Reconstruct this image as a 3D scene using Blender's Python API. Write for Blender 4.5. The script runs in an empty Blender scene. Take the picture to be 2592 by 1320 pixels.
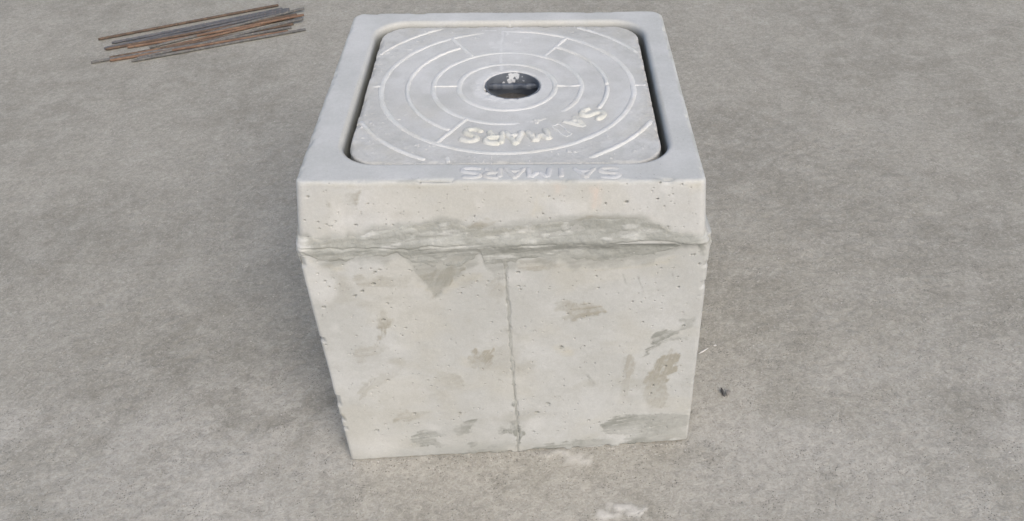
import bpy, math, random
import numpy as np
from mathutils import Matrix, Vector

CAM_LOC = (0.07302, -1.30625, 1.24328)
CAM_ROT = ((0.997803, 0.040139, 0.052703),(0.01578, 0.628644, -0.777533),(-0.064341, 0.776657, 0.626629))
CAM_F = 0.886531
FRAME_PITS = [(-0.2687, -0.0154, 0.0019),(-0.1874, -0.027, 0.0016),(-0.2301, -0.0406, 0.0012),(-0.1984, -0.0396, 0.0009),(-0.1981, -0.0426, 0.0009),(-0.2783, -0.0529, 0.0016),(-0.2601, -0.0559, 0.0012),(-0.2492, -0.0602, 0.0014),(-0.2417, -0.0633, 0.0012),(-0.26, -0.0671, 0.0014),(-0.2356, -0.0552, 0.0014),(-0.2077, -0.0615, 0.0021),(-0.1557, -0.0612, 0.0014),(-0.1652, -0.0605, 0.0009),(-0.183, -0.0801, 0.0019),(-0.1777, -0.0729, 0.0014),(-0.1112, -0.0808, 0.0014),(-0.1126, -0.0507, 0.0009),(-0.1122, 0.0057, 0.0012),(-0.083, -0.0344, 0.0009),(-0.0923, -0.0386, 0.0007),(-0.1181, -0.041, 0.0007),(-0.077, -0.0123, 0.0007),(-0.0535, -0.0545, 0.0009),(-0.0412, -0.0484, 0.0009),(-0.0401, -0.0465, 0.0007),(-0.029, -0.0254, 0.0007),(-0.0271, -0.0217, 0.0007),(-0.0526, -0.0052, 0.0007),(-0.1439, -0.0421, 0.0007),(0.1683, -0.025, 0.0028),(0.1401, -0.0274, 0.0014),(0.0361, -0.0245, 0.0009),(0.0379, -0.0176, 0.0007),(0.0624, -0.0159, 0.0012),(0.0639, -0.0509, 0.0009),(0.0546, -0.0438, 0.0012),(0.0463, -0.0494, 0.0009),(0.1285, -0.0387, 0.0009),(0.2105, -0.0204, 0.0016),(0.2419, 0.0018, 0.0012),(0.2119, 0.0046, 0.0012),(0.2286, -0.0654, 0.0012),(0.1673, 0.0024, 0.0009),(0.2286, -0.0246, 0.0009),(0.2341, -0.0276, 0.0009),(0.2039, -0.0027, 0.0009),(0.2383, -0.0657, 0.0007),(0.2499, -0.0655, 0.0007)]
BODY_PITS = [(-0.2146, 0.457, 0.0012),(-0.1099, 0.422, 0.0019),(-0.28, 0.4178, 0.0016),(-0.2719, 0.4027, 0.0019),(-0.2682, 0.3919, 0.0019),(-0.2595, 0.3876, 0.0014),(-0.2022, 0.3932, 0.0033),(-0.1888, 0.4188, 0.0019),(-0.1962, 0.4147, 0.0021),(-0.2158, 0.4226, 0.0016),(-0.2016, 0.4216, 0.0014),(-0.1433, 0.413, 0.0012),(-0.241, 0.4317, 0.0014),(-0.2761, 0.4408, 0.0012),(-0.2207, 0.3798, 0.0028),(-0.2335, 0.3717, 0.0026),(-0.2586, 0.4077, 0.0009),(-0.1745, 0.3964, 0.0009),(-0.2853, 0.3806, 0.0009),(-0.1872, 0.3529, 0.0016),(-0.1777, 0.3721, 0.0009),(-0.2832, 0.3534, 0.0033),(-0.0516, 0.3596, 0.0014),(-0.0706, 0.3754, 0.0009),(-0.0756, 0.3657, 0.0014),(-0.0505, 0.3871, 0.0014),(-0.0339, 0.3861, 0.0016),(-0.0587, 0.3782, 0.0007),(-0.0959, 0.3336, 0.0014),(-0.1985, 0.3216, 0.0033),(-0.167, 0.302, 0.0021),(-0.1743, 0.2868, 0.0014),(-0.1581, 0.2922, 0.0009),(-0.2144, 0.3193, 0.0012),(-0.2446, 0.2919, 0.0012),(-0.1112, 0.3257, 0.0007),(-0.1556, 0.3436, 0.0007),(-0.0255, 0.3221, 0.0007),(-0.0449, 0.3315, 0.0007),(-0.2953, 0.2752, 0.0019),(0.2658, 0.4146, 0.0021),(0.2748, 0.3967, 0.0019),(0.212, 0.3994, 0.0012),(0.1251, 0.3838, 0.0016),(0.2146, 0.3836, 0.0009),(0.2123, 0.3646, 0.0012),(0.2467, 0.3536, 0.0019),(0.1787, 0.3303, 0.0016),(0.0106, 0.3731, 0.0021),(0.013, 0.3667, 0.0016),(0.0189, 0.3725, 0.0012),(0.0113, 0.3996, 0.0028),(0.0555, 0.3644, 0.0014),(0.1282, 0.3613, 0.0016),(0.0902, 0.3678, 0.0009),(0.2161, 0.3493, 0.0009),(0.2242, 0.3379, 0.0009),(0.2231, 0.3118, 0.0012),(0.0785, 0.3283, 0.0009),(0.1015, 0.3006, 0.0014),(0.0811, 0.3131, 0.0014),(0.0417, 0.3001, 0.0009),(0.1954, 0.2865, 0.0019),(0.2586, 0.2749, 0.0019),(0.2107, 0.2774, 0.0012),(0.2569, 0.2405, 0.0012),(0.1704, 0.246, 0.0009),(0.1149, 0.2532, 0.0007),(0.1393, 0.2525, 0.0007),(0.1055, 0.2424, 0.0016),(0.0698, 0.2439, 0.0028),(0.2446, 0.3742, 0.0012),(0.1974, 0.3358, 0.0009),(0.1875, 0.3461, 0.0009),(0.1571, 0.3486, 0.0007),(0.0273, 0.2804, 0.0007),(-0.2619, 0.2543, 0.0012),(-0.1869, 0.2484, 0.0009),(-0.2109, 0.1918, 0.0023),(-0.2304, 0.1791, 0.0014),(-0.1469, 0.1863, 0.0016),(-0.1788, 0.1111, 0.0028),(-0.2308, 0.0884, 0.0019),(-0.175, 0.0865, 0.0016),(-0.2467, 0.0741, 0.0033),(-0.1034, 0.1054, 0.0023),(-0.1168, 0.0905, 0.0021),(-0.0716, 0.1144, 0.0014),(-0.1454, 0.2309, 0.0007),(-0.2081, 0.2211, 0.0007),(-0.2571, 0.1634, 0.0009),(-0.2417, 0.157, 0.0009),(-0.2091, 0.1513, 0.0007),(-0.2079, 0.1467, 0.0007),(-0.1617, 0.1377, 0.0009),(-0.0323, 0.178, 0.0014),(-0.2501, 0.2702, 0.0007),(-0.2163, 0.2664, 0.0007),(0.0552, 0.131, 0.0012),(0.0432, 0.1156, 0.0042),(0.0244, 0.0963, 0.0038),(0.0254, 0.2612, 0.0012),(0.0243, 0.2349, 0.0009),(0.2551, 0.2137, 0.0012),(0.2579, 0.1871, 0.0014),(0.2341, 0.1884, 0.0021),(0.2157, 0.1454, 0.0021),(0.2047, 0.195, 0.0012),(0.2128, 0.1267, 0.0019),(0.1682, 0.135, 0.0019),(0.0926, 0.1118, 0.0009),(0.1802, 0.135, 0.0016),(0.2178, 0.0608, 0.0016),(0.1107, 0.0687, 0.0019),(0.1277, 0.0617, 0.0019),(0.067, 0.0801, 0.0009),(0.0165, 0.049, 0.0023),(0.1803, 0.0225, 0.0014),(0.1497, 0.1492, 0.0009),(0.1885, 0.1463, 0.0009),(0.2693, 0.1549, 0.0009),(0.2446, 0.1406, 0.0009),(0.0716, 0.1708, 0.0007),(0.1039, 0.1513, 0.0007)]
BAND_UP = [(-0.2782, -0.0774),(-0.2665, -0.0823),(-0.2123, -0.0752),(-0.1519, -0.0615),(-0.121, -0.0552),(-0.0945, -0.0512),(-0.0644, -0.0542),(-0.0527, -0.0637),(-0.0244, -0.0662),(0.008, -0.0615),(0.0483, -0.0558),(0.0884, -0.0524),(0.1142, -0.0454),(0.1322, -0.0467),(0.188, -0.0469),(0.2087, -0.0575),(0.2297, -0.0694),(0.2503, -0.0743),(0.2792, -0.0816)]
JOINT_H = [(-0.2955, 0.4653),(-0.2159, 0.4597),(-0.1603, 0.4565),(-0.076, 0.4569),(0.0025, 0.4527),(0.0643, 0.4497),(0.1114, 0.4506),(0.1422, 0.447),(0.187, 0.4488),(0.2261, 0.4474),(0.2487, 0.4422),(0.2795, 0.4407)]
BAND_LO = [(-0.2953, 0.4582),(-0.2707, 0.4355),(-0.2366, 0.436),(-0.2061, 0.444),(-0.1797, 0.437),(-0.1597, 0.445),(-0.1417, 0.4263),(-0.134, 0.4012),(-0.1236, 0.3869),(-0.1152, 0.364),(-0.0984, 0.382),(-0.0891, 0.3874),(-0.0696, 0.413),(-0.0401, 0.435),(-0.0356, 0.4134),(-0.0243, 0.3962),(-0.0105, 0.3869),(-0.0002, 0.4109),(0.0057, 0.4053),(0.013, 0.421),(0.0421, 0.421),(0.1006, 0.4087),(0.1087, 0.4162),(0.1337, 0.4041),(0.1588, 0.4104),(0.209, 0.4075),(0.2109, 0.4198),(0.2394, 0.4257),(0.2467, 0.4381),(0.2798, 0.4371)]
JOINT_V = [(-0.0074, 0.4232),(-0.0068, 0.3904),(-0.0075, 0.3411),(-0.0082, 0.2895),(-0.0093, 0.2354),(-0.0099, 0.1666),(-0.009, 0.1186),(-0.0096, 0.0768),(-0.0134, -0.008)]
BODY_SMEARS = [(1, 0.75, 5, [(0.062, 0.3304),(0.0645, 0.3404),(0.0754, 0.3424),(0.0817, 0.3362),(0.1163, 0.3321),(0.1358, 0.319),(0.138, 0.3129),(0.1161, 0.3087),(0.1029, 0.3038),(0.0873, 0.2975),(0.0741, 0.2985),(0.07, 0.3078),(0.0811, 0.3114),(0.0791, 0.3204),(0.0618, 0.3231)]),(0, 0.9, -70, [(0.1629, 0.3866),(0.1655, 0.385),(0.1704, 0.3657),(0.1678, 0.3659)]),(0, 0.8, -65, [(0.1857, 0.3786),(0.1874, 0.3779),(0.1964, 0.3468),(0.1947, 0.3475)]),(0, 0.6, -80, [(0.2365, 0.3847),(0.238, 0.3846),(0.239, 0.3763),(0.2375, 0.3769)]),(0, 0.85, 30, [(0.257, 0.2889),(0.2723, 0.2893),(0.2745, 0.2725),(0.2581, 0.2676),(0.243, 0.2596),(0.2278, 0.2484),(0.2169, 0.2399),(0.21, 0.2429),(0.2086, 0.253),(0.216, 0.2648),(0.2269, 0.2701),(0.2449, 0.2656),(0.2575, 0.2799)]),(0, 0.6, 30, [(0.2633, 0.2543),(0.2625, 0.2488),(0.2414, 0.2457),(0.2215, 0.2363),(0.1995, 0.2158),(0.2059, 0.2313),(0.2191, 0.2403),(0.2412, 0.2504)]),(1, 0.8, 75, [(0.2399, 0.2292),(0.2432, 0.2162),(0.2543, 0.2121),(0.247, 0.1735),(0.238, 0.1675),(0.2395, 0.1335),(0.2399, 0.0949),(0.2293, 0.0905),(0.2172, 0.0951),(0.2023, 0.1123),(0.1992, 0.1403),(0.2032, 0.167),(0.2144, 0.1795),(0.2184, 0.1956),(0.227, 0.2111),(0.24, 0.2165)]),(0, 0.75, 10, [(0.1331, 0.0535),(0.1477, 0.0706),(0.1719, 0.0757),(0.2106, 0.0742),(0.2445, 0.073),(0.281, 0.068),(0.2852, -0.0034),(0.2477, -0.0),(0.1978, 0.0007),(0.1479, -0.0006),(0.1852, 0.0114),(0.1627, 0.0248),(0.1478, 0.0336),(0.133, 0.0387)]),(0, 0.65, 5, [(0.0054, 0.0027),(0.0283, 0.0102),(0.0734, 0.0169),(0.1057, 0.0216),(0.1479, 0.0166),(0.1778, 0.0082),(0.133, 0.0027),(0.098, 0.0001),(0.0477, -0.005),(-0.0126, -0.0053)]),(1, 0.45, 80, [(0.1677, 0.2126),(0.1835, 0.221),(0.1821, 0.1721),(0.1714, 0.1079),(0.1571, 0.1056),(0.1639, 0.1398),(0.1705, 0.1731)]),(2, 0.6, 10, [(0.0568, 0.2469),(0.0704, 0.2489),(0.0905, 0.2379),(0.088, 0.2286),(0.0788, 0.2246),(0.0632, 0.2338)]),(0, 0.7, 0, [(0.0669, 0.2445),(0.0704, 0.2468),(0.0748, 0.2439),(0.0724, 0.24),(0.0679, 0.2413)]),(0, 0.55, 0, [(0.0378, 0.1175),(0.0431, 0.1195),(0.0483, 0.1166),(0.0471, 0.1114),(0.0399, 0.1113)]),(1, 0.8, 0, [(0.0189, 0.0978),(0.0238, 0.0999),(0.0292, 0.097),(0.0234, 0.0914)]),(0, 0.5, -50, [(0.1074, 0.1799),(0.1113, 0.1796),(0.1174, 0.1657),(0.1239, 0.1527),(0.1146, 0.1643)]),(1, 0.9, 60, [(-0.0754, 0.232),(-0.0665, 0.2472),(-0.0628, 0.2506),(-0.061, 0.2452),(-0.0496, 0.2458),(-0.0376, 0.248),(-0.0405, 0.2324),(-0.0469, 0.2088),(-0.0624, 0.2035),(-0.0734, 0.2093),(-0.0751, 0.2208),(-0.0731, 0.2254)]),(2, 0.5, 45, [(-0.0927, 0.2238),(-0.0869, 0.2361),(-0.0736, 0.2319),(-0.0735, 0.2077),(-0.0891, 0.2138)]),(0, 0.85, 10, [(-0.1933, 0.0481),(-0.1873, 0.0557),(-0.1774, 0.0659),(-0.1597, 0.0699),(-0.1484, 0.0615),(-0.1355, 0.0556),(-0.1525, 0.0471),(-0.1463, 0.0372),(-0.1318, 0.0284),(-0.1456, 0.0209),(-0.1594, 0.0308),(-0.1796, 0.0288),(-0.1895, 0.0391)]),(0, 0.8, 10, [(-0.119, 0.0608),(-0.1149, 0.0715),(-0.1046, 0.0815),(-0.0747, 0.0898),(-0.0808, 0.0758),(-0.0899, 0.0693),(-0.0917, 0.0584),(-0.1101, 0.0508)]),(0, 0.6, 5, [(-0.1016, 0.0238),(-0.0935, 0.0306),(-0.0796, 0.0332),(-0.0752, 0.0271),(-0.0934, 0.0185)]),(1, 0.5, 8, [(-0.2135, 0.1052),(-0.1976, 0.1145),(-0.1493, 0.1157),(-0.1758, 0.0966),(-0.2055, 0.093),(-0.2177, 0.093)]),(1, 0.7, 0, [(-0.106, 0.1085),(-0.1018, 0.1099),(-0.1011, 0.1027),(-0.1052, 0.1002)]),(0, 0.6, 0, [(-0.2522, 0.0749),(-0.247, 0.0767),(-0.2413, 0.0736),(-0.2466, 0.0712)]),(1, 0.35, 10, [(-0.2537, 0.2649),(-0.2164, 0.2713),(-0.1927, 0.2633),(-0.2243, 0.2501),(-0.25, 0.2331)]),(1, 0.3, 20, [(-0.1314, 0.2075),(-0.0933, 0.1946),(-0.0896, 0.1608),(-0.1157, 0.1596),(-0.1371, 0.1782)]),(1, 0.3, 50, [(-0.2599, 0.1748),(-0.2484, 0.1872),(-0.1878, 0.2185),(-0.185, 0.2052),(-0.2355, 0.1795),(-0.2638, 0.1513)]),(0, 0.5, 5, [(-0.1219, 0.0084),(-0.0866, 0.011),(-0.0189, 0.0259),(-0.0198, 0.0107),(-0.0875, 0.0015),(-0.1177, 0.0003)]),(0, 1, 0, [(-0.0402, 0.0576),(-0.0351, 0.0664),(-0.0299, 0.0641),(-0.0268, 0.0528),(-0.0342, 0.0452),(-0.04, 0.0502)]),(1, 0.7, 80, [(-0.2028, 0.3299),(-0.1967, 0.3411),(-0.1902, 0.3377),(-0.1919, 0.3291),(-0.1844, 0.3173),(-0.1951, 0.308),(-0.2001, 0.2924),(-0.2071, 0.2807),(-0.2092, 0.2885)]),(1, 0.35, 5, [(-0.2289, 0.4083),(-0.1468, 0.4024),(-0.16, 0.384),(-0.2232, 0.3914)]),(1, 0.8, 65, [(-0.1349, 0.4042),(-0.1143, 0.4082),(-0.0859, 0.417),(-0.0695, 0.4126),(-0.0845, 0.3896),(-0.096, 0.3821),(-0.1107, 0.3663),(-0.1176, 0.3625),(-0.125, 0.3898)]),(2, 0.6, 10, [(-0.1504, 0.3916),(-0.137, 0.3962),(-0.1257, 0.3842),(-0.1189, 0.3697),(-0.1392, 0.3796)]),(2, 0.7, 10, [(-0.2962, 0.4534),(-0.2699, 0.4383),(-0.2372, 0.4333),(-0.2432, 0.4229),(-0.2604, 0.4215),(-0.2834, 0.4339)]),(1, 0.35, 60, [(-0.0361, 0.3832),(-0.0183, 0.393),(-0.0114, 0.3702),(-0.022, 0.3425),(-0.0339, 0.3577)]),(2, 0.55, 0, [(-0.0834, 0.4005),(-0.0432, 0.4003),(-0.0354, 0.3915),(-0.0748, 0.3805),(-0.1024, 0.3628),(-0.1082, 0.3689)]),(1, 0.9, 0, [(-0.3006, 0.1196),(-0.2931, 0.1207),(-0.2932, 0.1066),(-0.2985, 0.1045)]),(2, 0.5, 3, [(0.0209, 0.412),(0.0627, 0.4089),(0.1045, 0.4032),(0.1882, 0.4052),(0.2398, 0.4148),(0.2303, 0.3967),(0.1465, 0.3892),(0.0833, 0.3965),(0.0247, 0.4049)]),(1, 0.55, 3, [(0.0131, 0.4233),(0.0424, 0.4238),(0.0836, 0.4074),(0.0414, 0.4037),(0.0122, 0.4072)]),(0, 1, -40, [(0.2697, 0.4339),(0.2792, 0.4305),(0.2817, 0.4139),(0.2769, 0.4175),(0.2723, 0.4258)]),(0, 1, 90, [(-0.0125, 0.2862),(-0.0089, 0.2888),(-0.0067, 0.284),(-0.0103, 0.2797)]),(0, 1, 90, [(-0.0127, 0.1399),(-0.0082, 0.1419),(-0.0096, 0.1104),(-0.0122, 0.1127),(-0.0164, 0.1171),(-0.0135, 0.1271)]),(0, 1, 90, [(-0.0195, 0.0778),(-0.0129, 0.0836),(-0.0082, 0.0777),(-0.0075, 0.0511),(-0.013, 0.0451),(-0.024, 0.0534),(-0.025, 0.0591),(-0.0203, 0.0652)]),(0, 1, 90, [(-0.0183, 0.0521),(-0.0065, 0.0575),(-0.0009, 0.0462),(-0.0065, 0.0336),(-0.0098, 0.0118),(-0.0126, -0.0059),(-0.0145, 0.0122),(-0.0149, 0.0388)])]
FRAME_SMEARS = [(1, 0.5, 10, [(-0.2165, -0.0072),(-0.1966, -0.0073),(-0.2027, -0.0256),(-0.2144, -0.0232)]),(1, 0.4, 10, [(-0.2421, -0.0208),(-0.2347, -0.0255),(-0.2396, -0.0324),(-0.2453, -0.0301)]),(2, 0.5, 5, [(-0.2642, 0.0066),(-0.0969, 0.0047),(0.0011, 0.0009),(0.0009, -0.0127),(-0.1173, -0.0054),(-0.2354, -0.0003)]),(2, 0.5, 80, [(0.0442, 0.0029),(0.056, 0.0029),(0.0542, -0.0429),(0.0322, -0.0451)]),(3, 0.8, 85, [(0.1187, -0.0019),(0.1343, -0.0019),(0.1317, -0.0339),(0.1237, -0.0338)]),(3, 0.5, 85, [(0.0638, 0.0029),(0.0834, 0.0005),(0.0718, -0.013)]),(2, 0.6, 0, [(0.2387, 0.0088),(0.2676, 0.0108),(0.2697, -0.0093),(0.2542, -0.0115)]),(1, 0.8, 20, [(-0.0539, -0.0685),(-0.0485, -0.0602),(-0.0241, -0.0538),(-0.0104, -0.0525),(-0.0141, -0.0591),(-0.0305, -0.065),(-0.0531, -0.0721)]),(1, 0.8, 5, [(0.0964, -0.0536),(0.1142, -0.045),(0.1482, -0.0467),(0.1941, -0.0481),(0.2004, -0.0532),(0.1485, -0.0531),(0.1205, -0.0548)])]
GROUND = {'shard': [(0.3578, -0.162),(0.3575, -0.1832)], 'sliver': [(0.3283, -0.0707),(0.3497, -0.055)], 'patch': [(0.1126, -0.428),(0.1206, -0.4102),(0.1538, -0.4043),(0.1982, -0.4043),(0.2024, -0.4197),(0.161, -0.4308),(0.1238, -0.4338)], 'patch2': [(0.0053, -0.2905),(0.0629, -0.2894),(0.1121, -0.3022),(0.1187, -0.3179),(0.1013, -0.3219),(0.055, -0.3033)], 'bits': [(0.363, -0.049),(0.282, -0.2833),(0.0634, -0.316),(0.1876, -0.3926),(0.0641, -0.3343)], 'c': [(-1.9714, 1.907),(1.5473, 1.4271),(-0.8853, -0.4074),(0.7726, -0.456),(-0.4699, -0.1392),(-0.4078, -0.4214),(0.351, -0.4437)]}
RODS = [[(-0.7661, 1.6409, 0.012),(-0.8496, 1.5964, 0.012)], [(-0.8495, 1.6692, 0.0045),(-0.865, 1.6582, 0.0045)], [(-0.8233, 1.6625, 0.0045),(-0.8621, 1.6455, 0.0045)], [(-0.8156, 1.6303, 0.012),(-0.8532, 1.6128, 0.012)], [(-0.7563, 1.5874, 0.012),(-0.8421, 1.5624, 0.012)], [(-0.7872, 1.6125, 0.0045),(-0.8509, 1.5945, 0.0045)], [(-0.7521, 1.5555, 0.012),(-0.8324, 1.5181, 0.012)], [(-0.7836, 1.5361, 0.0045),(-0.8344, 1.5195, 0.0045)], [(-0.7849, 1.5103, 0.0045),(-0.8296, 1.4978, 0.0045)], [(-0.7323, 1.4872, 0.0045),(-0.8216, 1.461, 0.0045)], [(-0.8702, 1.7007, 0.0045),(-0.8741, 1.6996, 0.0045)], [(-0.7917, 1.5947, 0.0045),(-0.8435, 1.5606, 0.0045)], [(-0.7892, 1.4808, 0.0045),(-0.8248, 1.4763, 0.0045)]]


scene = bpy.context.scene
# ---------------------------------------------------------------- camera
cam_data = bpy.data.cameras.new("camera")
cam = bpy.data.objects.new("camera", cam_data)
scene.collection.objects.link(cam)
m = Matrix(CAM_ROT).to_4x4()
m.translation = Vector(CAM_LOC)
cam.matrix_world = m
cam_data.sensor_width = 36.0
cam_data.lens = 36.0 * CAM_F
cam_data.clip_start = 0.01
cam_data.clip_end = 200.0
scene.camera = cam

# ---------------------------------------------------------------- daylight (overcast, soft)
SUN_EL, SUN_AZ = math.radians(43), math.radians(24)      # azimuth: from -Y (behind the camera) towards +X
sun_dir = Vector((math.sin(SUN_AZ) * math.cos(SUN_EL), -math.cos(SUN_AZ) * math.cos(SUN_EL), math.sin(SUN_EL)))
world = bpy.data.worlds.new("World")
scene.world = world
world.use_nodes = True
wn = world.node_tree
bg = wn.nodes["Background"]
sky = wn.nodes.new("ShaderNodeTexSky")
sky.sky_type = 'NISHITA'
sky.sun_disc = False
sky.sun_elevation = SUN_EL
sky.sun_rotation = math.pi - SUN_AZ
sky.air_density = 1.0
sky.dust_density = 4.0
sky.ozone_density = 1.0
wn.links.new(sky.outputs[0], bg.inputs[0])
bg.inputs[1].default_value = 0.15
sl = bpy.data.lights.new("sun", 'SUN')
sl.energy = 1.2
sl.angle = math.radians(40)
sl.color = (1.0, 0.98, 0.94)
so = bpy.data.objects.new("sun", sl)
so.rotation_euler = (-sun_dir).to_track_quat('-Z', 'Y').to_euler()
so.location = (2, -4, 5)
scene.collection.objects.link(so)
scene.view_settings.view_transform = 'Standard'
scene.view_settings.look = 'None'
scene.view_settings.exposure = 0.24
scene.view_settings.gamma = 1.0

# ---------------------------------------------------------------- numpy helpers
def _hash(ix, iy, seed):
    h = (ix.astype(np.int64) * 374761393 + iy.astype(np.int64) * 668265263 + seed * 1442695041) & 0xffffffff
    h = ((h ^ (h >> 13)) * 1274126177) & 0xffffffff
    h = h ^ (h >> 16)
    return (h & 0xffffff) / float(0xffffff)

def vnoise(x, y, seed=0):
    ix, iy = np.floor(x), np.floor(y)
    fx, fy = x - ix, y - iy
    fx = fx * fx * (3 - 2 * fx); fy = fy * fy * (3 - 2 * fy)
    a, b = _hash(ix, iy, seed), _hash(ix + 1, iy, seed)
    c, d = _hash(ix, iy + 1, seed), _hash(ix + 1, iy + 1, seed)
    return (a + (b - a) * fx) * (1 - fy) + (c + (d - c) * fx) * fy

def fbm(x, y, size, octaves=4, seed=0, gain=0.5):
    """fractal value noise in 0..1; size is the coarsest feature in metres"""
    x = np.asarray(x, float); y = np.asarray(y, float)
    s = np.zeros(np.broadcast(x, y).shape); amp, tot, f = 1.0, 0.0, 1.0 / size
    for o in range(octaves):
        s = s + amp * vnoise(x * f + 37.1 * o, y * f - 11.7 * o, seed + o * 7)
        tot += amp; amp *= gain; f *= 2.03
    return s / tot

def sstep(a, b, x):
    t = np.clip((x - a) / (b - a), 0, 1)
    return t * t * (3 - 2 * t)

def streaks(x, y, ang, seed, l=0.03, w=0.0022):
    a = math.radians(ang); u = x * math.cos(a) + y * math.sin(a); v = -x * math.sin(a) + y * math.cos(a)
    return fbm(u * w / l, v, w * 2, 3, seed)

def poly_sd(px, py, poly):
    """signed distance to a closed polygon, positive inside"""
    d = np.full(px.shape, 1e9); ins = np.zeros(px.shape, bool)
    n = len(poly)
    for i in range(n):
        x0, y0 = poly[i]; x1, y1 = poly[(i + 1) % n]
        ex, ey = x1 - x0, y1 - y0; L = ex * ex + ey * ey + 1e-12
        t = np.clip(((px - x0) * ex + (py - y0) * ey) / L, 0, 1)
        d = np.minimum(d, (px - x0 - t * ex) ** 2 + (py - y0 - t * ey) ** 2)
        cr = ((y0 > py) != (y1 > py)) & (px < (x1 - x0) * (py - y0) / (y1 - y0 + 1e-12) + x0)
        ins ^= cr
    d = np.sqrt(d)
    return np.where(ins, d, -d)

def smear_masks(x, z, smears, seed=50):
    """paint smears: returns four masks (grey, olive, yellow, pink) and a slight thickness"""
    out = [np.zeros(x.shape) for _ in range(4)]; thick = np.zeros(x.shape)
    wx = (fbm(x, z, .012, 4, seed) - .5) * .010; wz = (fbm(x, z, .012, 4, seed + 9) - .5) * .010
    for i, (kind, st, ang, poly) in enumerate(smears):
        P = np.array(poly); mg = .014
        sel = (x > P[:, 0].min() - mg) & (x < P[:, 0].max() + mg) & (z > P[:, 1].min() - mg) & (z < P[:, 1].max() + mg)
        if not sel.any(): continue
        xs, zs = x[sel] , z[sel]
        k = 0.25 if min(np.ptp(P[:, 0]), np.ptp(P[:, 1])) < .012 else 1.0
        sd = poly_sd(xs + wx[sel] * k, zs + wz[sel] * k, poly)
        sk = streaks(xs, zs, ang, seed + 13 * i)
        soft = {0: .0030, 1: .0040, 2: .012, 3: .010}[kind]
        iso = fbm(xs, zs, .007, 4, seed + 5 * i + 3); mk = sstep(-soft * .6, soft, sd + (.0016 if kind < 2 and k == 1.0 else 0) + ((sk - .5) * .006 + (iso - .5) * .008) * k)
        a_ = math.radians(ang); uu = xs * math.cos(a_) + zs * math.sin(a_)
        pu = P[:, 0] * math.cos(a_) + P[:, 1] * math.sin(a_); un = np.clip((uu - pu.min()) / (np.ptp(pu) + 1e-6), 0, 1)
        if (i * 7) % 3 == 0: un = 1 - un
        drag = 1 - .62 * sstep(.35, 1.0, un + (sk - .5) * 1.1)          # the tool lifts off: the smear thins along its stroke
        fine = fbm(xs, zs, .004, 3, seed + 7 * i + 1)
        mk = mk * np.clip((0.45 + 0.75 * sstep(.25, .75, sk) + .9 * (iso - .45) + .5 * (fine - .5)), 0, 1.15) * drag if kind < 2 else mk * (.5 + sk * .7)
        mk = np.clip(mk, 0, 1) * min(1.0, st * (1.45 if kind < 2 else 1))
        out[kind][sel] = np.maximum(out[kind][sel], mk)
        if kind < 2: thick[sel] = np.maximum(thick[sel], mk * .0005 * (.5 + sk))
    return out, thick

def pit_depth(x, z, pits, seed=3):
    d = np.zeros(x.shape)
    rng = random.Random(seed)
    for (px, pz, r) in pits:
        r = r * 1.05 + .0002
        asp = rng.uniform(1.0, 1.5); a = rng.uniform(-.4, .4)
        sel = (np.abs(x - px) < r * 2) & (np.abs(z - pz) < r * 2)
        dx, dz = x[sel] - px, z[sel] - pz
        u = dx * math.cos(a) + dz * math.sin(a); v = (-dx * math.sin(a) + dz * math.cos(a)) * asp
        q = np.sqrt(u * u + v * v) / r
        dep = min(r * 2.6, .0045) if r < .0045 else .0022
        d[sel] = np.maximum(d[sel], dep * (1 - sstep(.55, 1.05, q)))
    return d

def make_obj(name, verts, faces, mat=None, parent=None, attrs=None, smooth=True):
    me = bpy.data.meshes.new(name)
    verts = np.ascontiguousarray(verts, dtype=np.float32).reshape(-1, 3)
    if isinstance(faces, np.ndarray):
        nf = len(faces); k = faces.shape[1]
        me.vertices.add(len(verts)); me.vertices.foreach_set("co", verts.ravel())
        me.loops.add(nf * k); me.loops.foreach_set("vertex_index", faces.astype(np.int32).ravel())
        me.polygons.add(nf); me.polygons.foreach_set("loop_start", np.arange(0, nf * k, k, dtype=np.int32))
    else:
        me.from_pydata([tuple(v) for v in verts.tolist()], [], faces)
    me.update(calc_edges=True)
    me.polygons.foreach_set("use_smooth", np.full(len(me.polygons), smooth))
    for an, (typ, arr) in (attrs or {}).items():
        a = me.attributes.new(an, typ, 'POINT')
        a.data.foreach_set("color" if typ == 'FLOAT_COLOR' else "value", np.ascontiguousarray(arr, dtype=np.float32).ravel())
    me.validate()
    o = bpy.data.objects.new(name, me)
    scene.collection.objects.link(o)
    if mat: me.materials.append(mat)
    if parent: o.parent = parent
    return o

def grid_faces(nu, nv, wrap_u=False, wrap_v=False, flip=False):
    iu = np.arange(nu if wrap_u else nu - 1); iv = np.arange(nv if wrap_v else nv - 1)
    I, J = np.meshgrid(iu, iv, indexing='ij'); I2, J2 = (I + 1) % nu, (J + 1) % nv
    f = np.stack([I * nv + J, I2 * nv + J, I2 * nv + J2, I * nv + J2], -1).reshape(-1, 4)
    return f[:, ::-1] if flip else f

def stain_shade_attr(masks):
    return np.stack([mm.ravel() for mm in masks], -1)

def tag(o, label=None, cat=None, group=None, kind=None):
    if label: o['label'] = label
    if cat: o['category'] = cat
    if group: o['group'] = group
    if kind: o['kind'] = kind
    return o

def empty(name, loc):
    o = bpy.data.objects.new(name, None); scene.collection.objects.link(o); o.location = loc
    o.empty_display_size = .1
    return o

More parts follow.
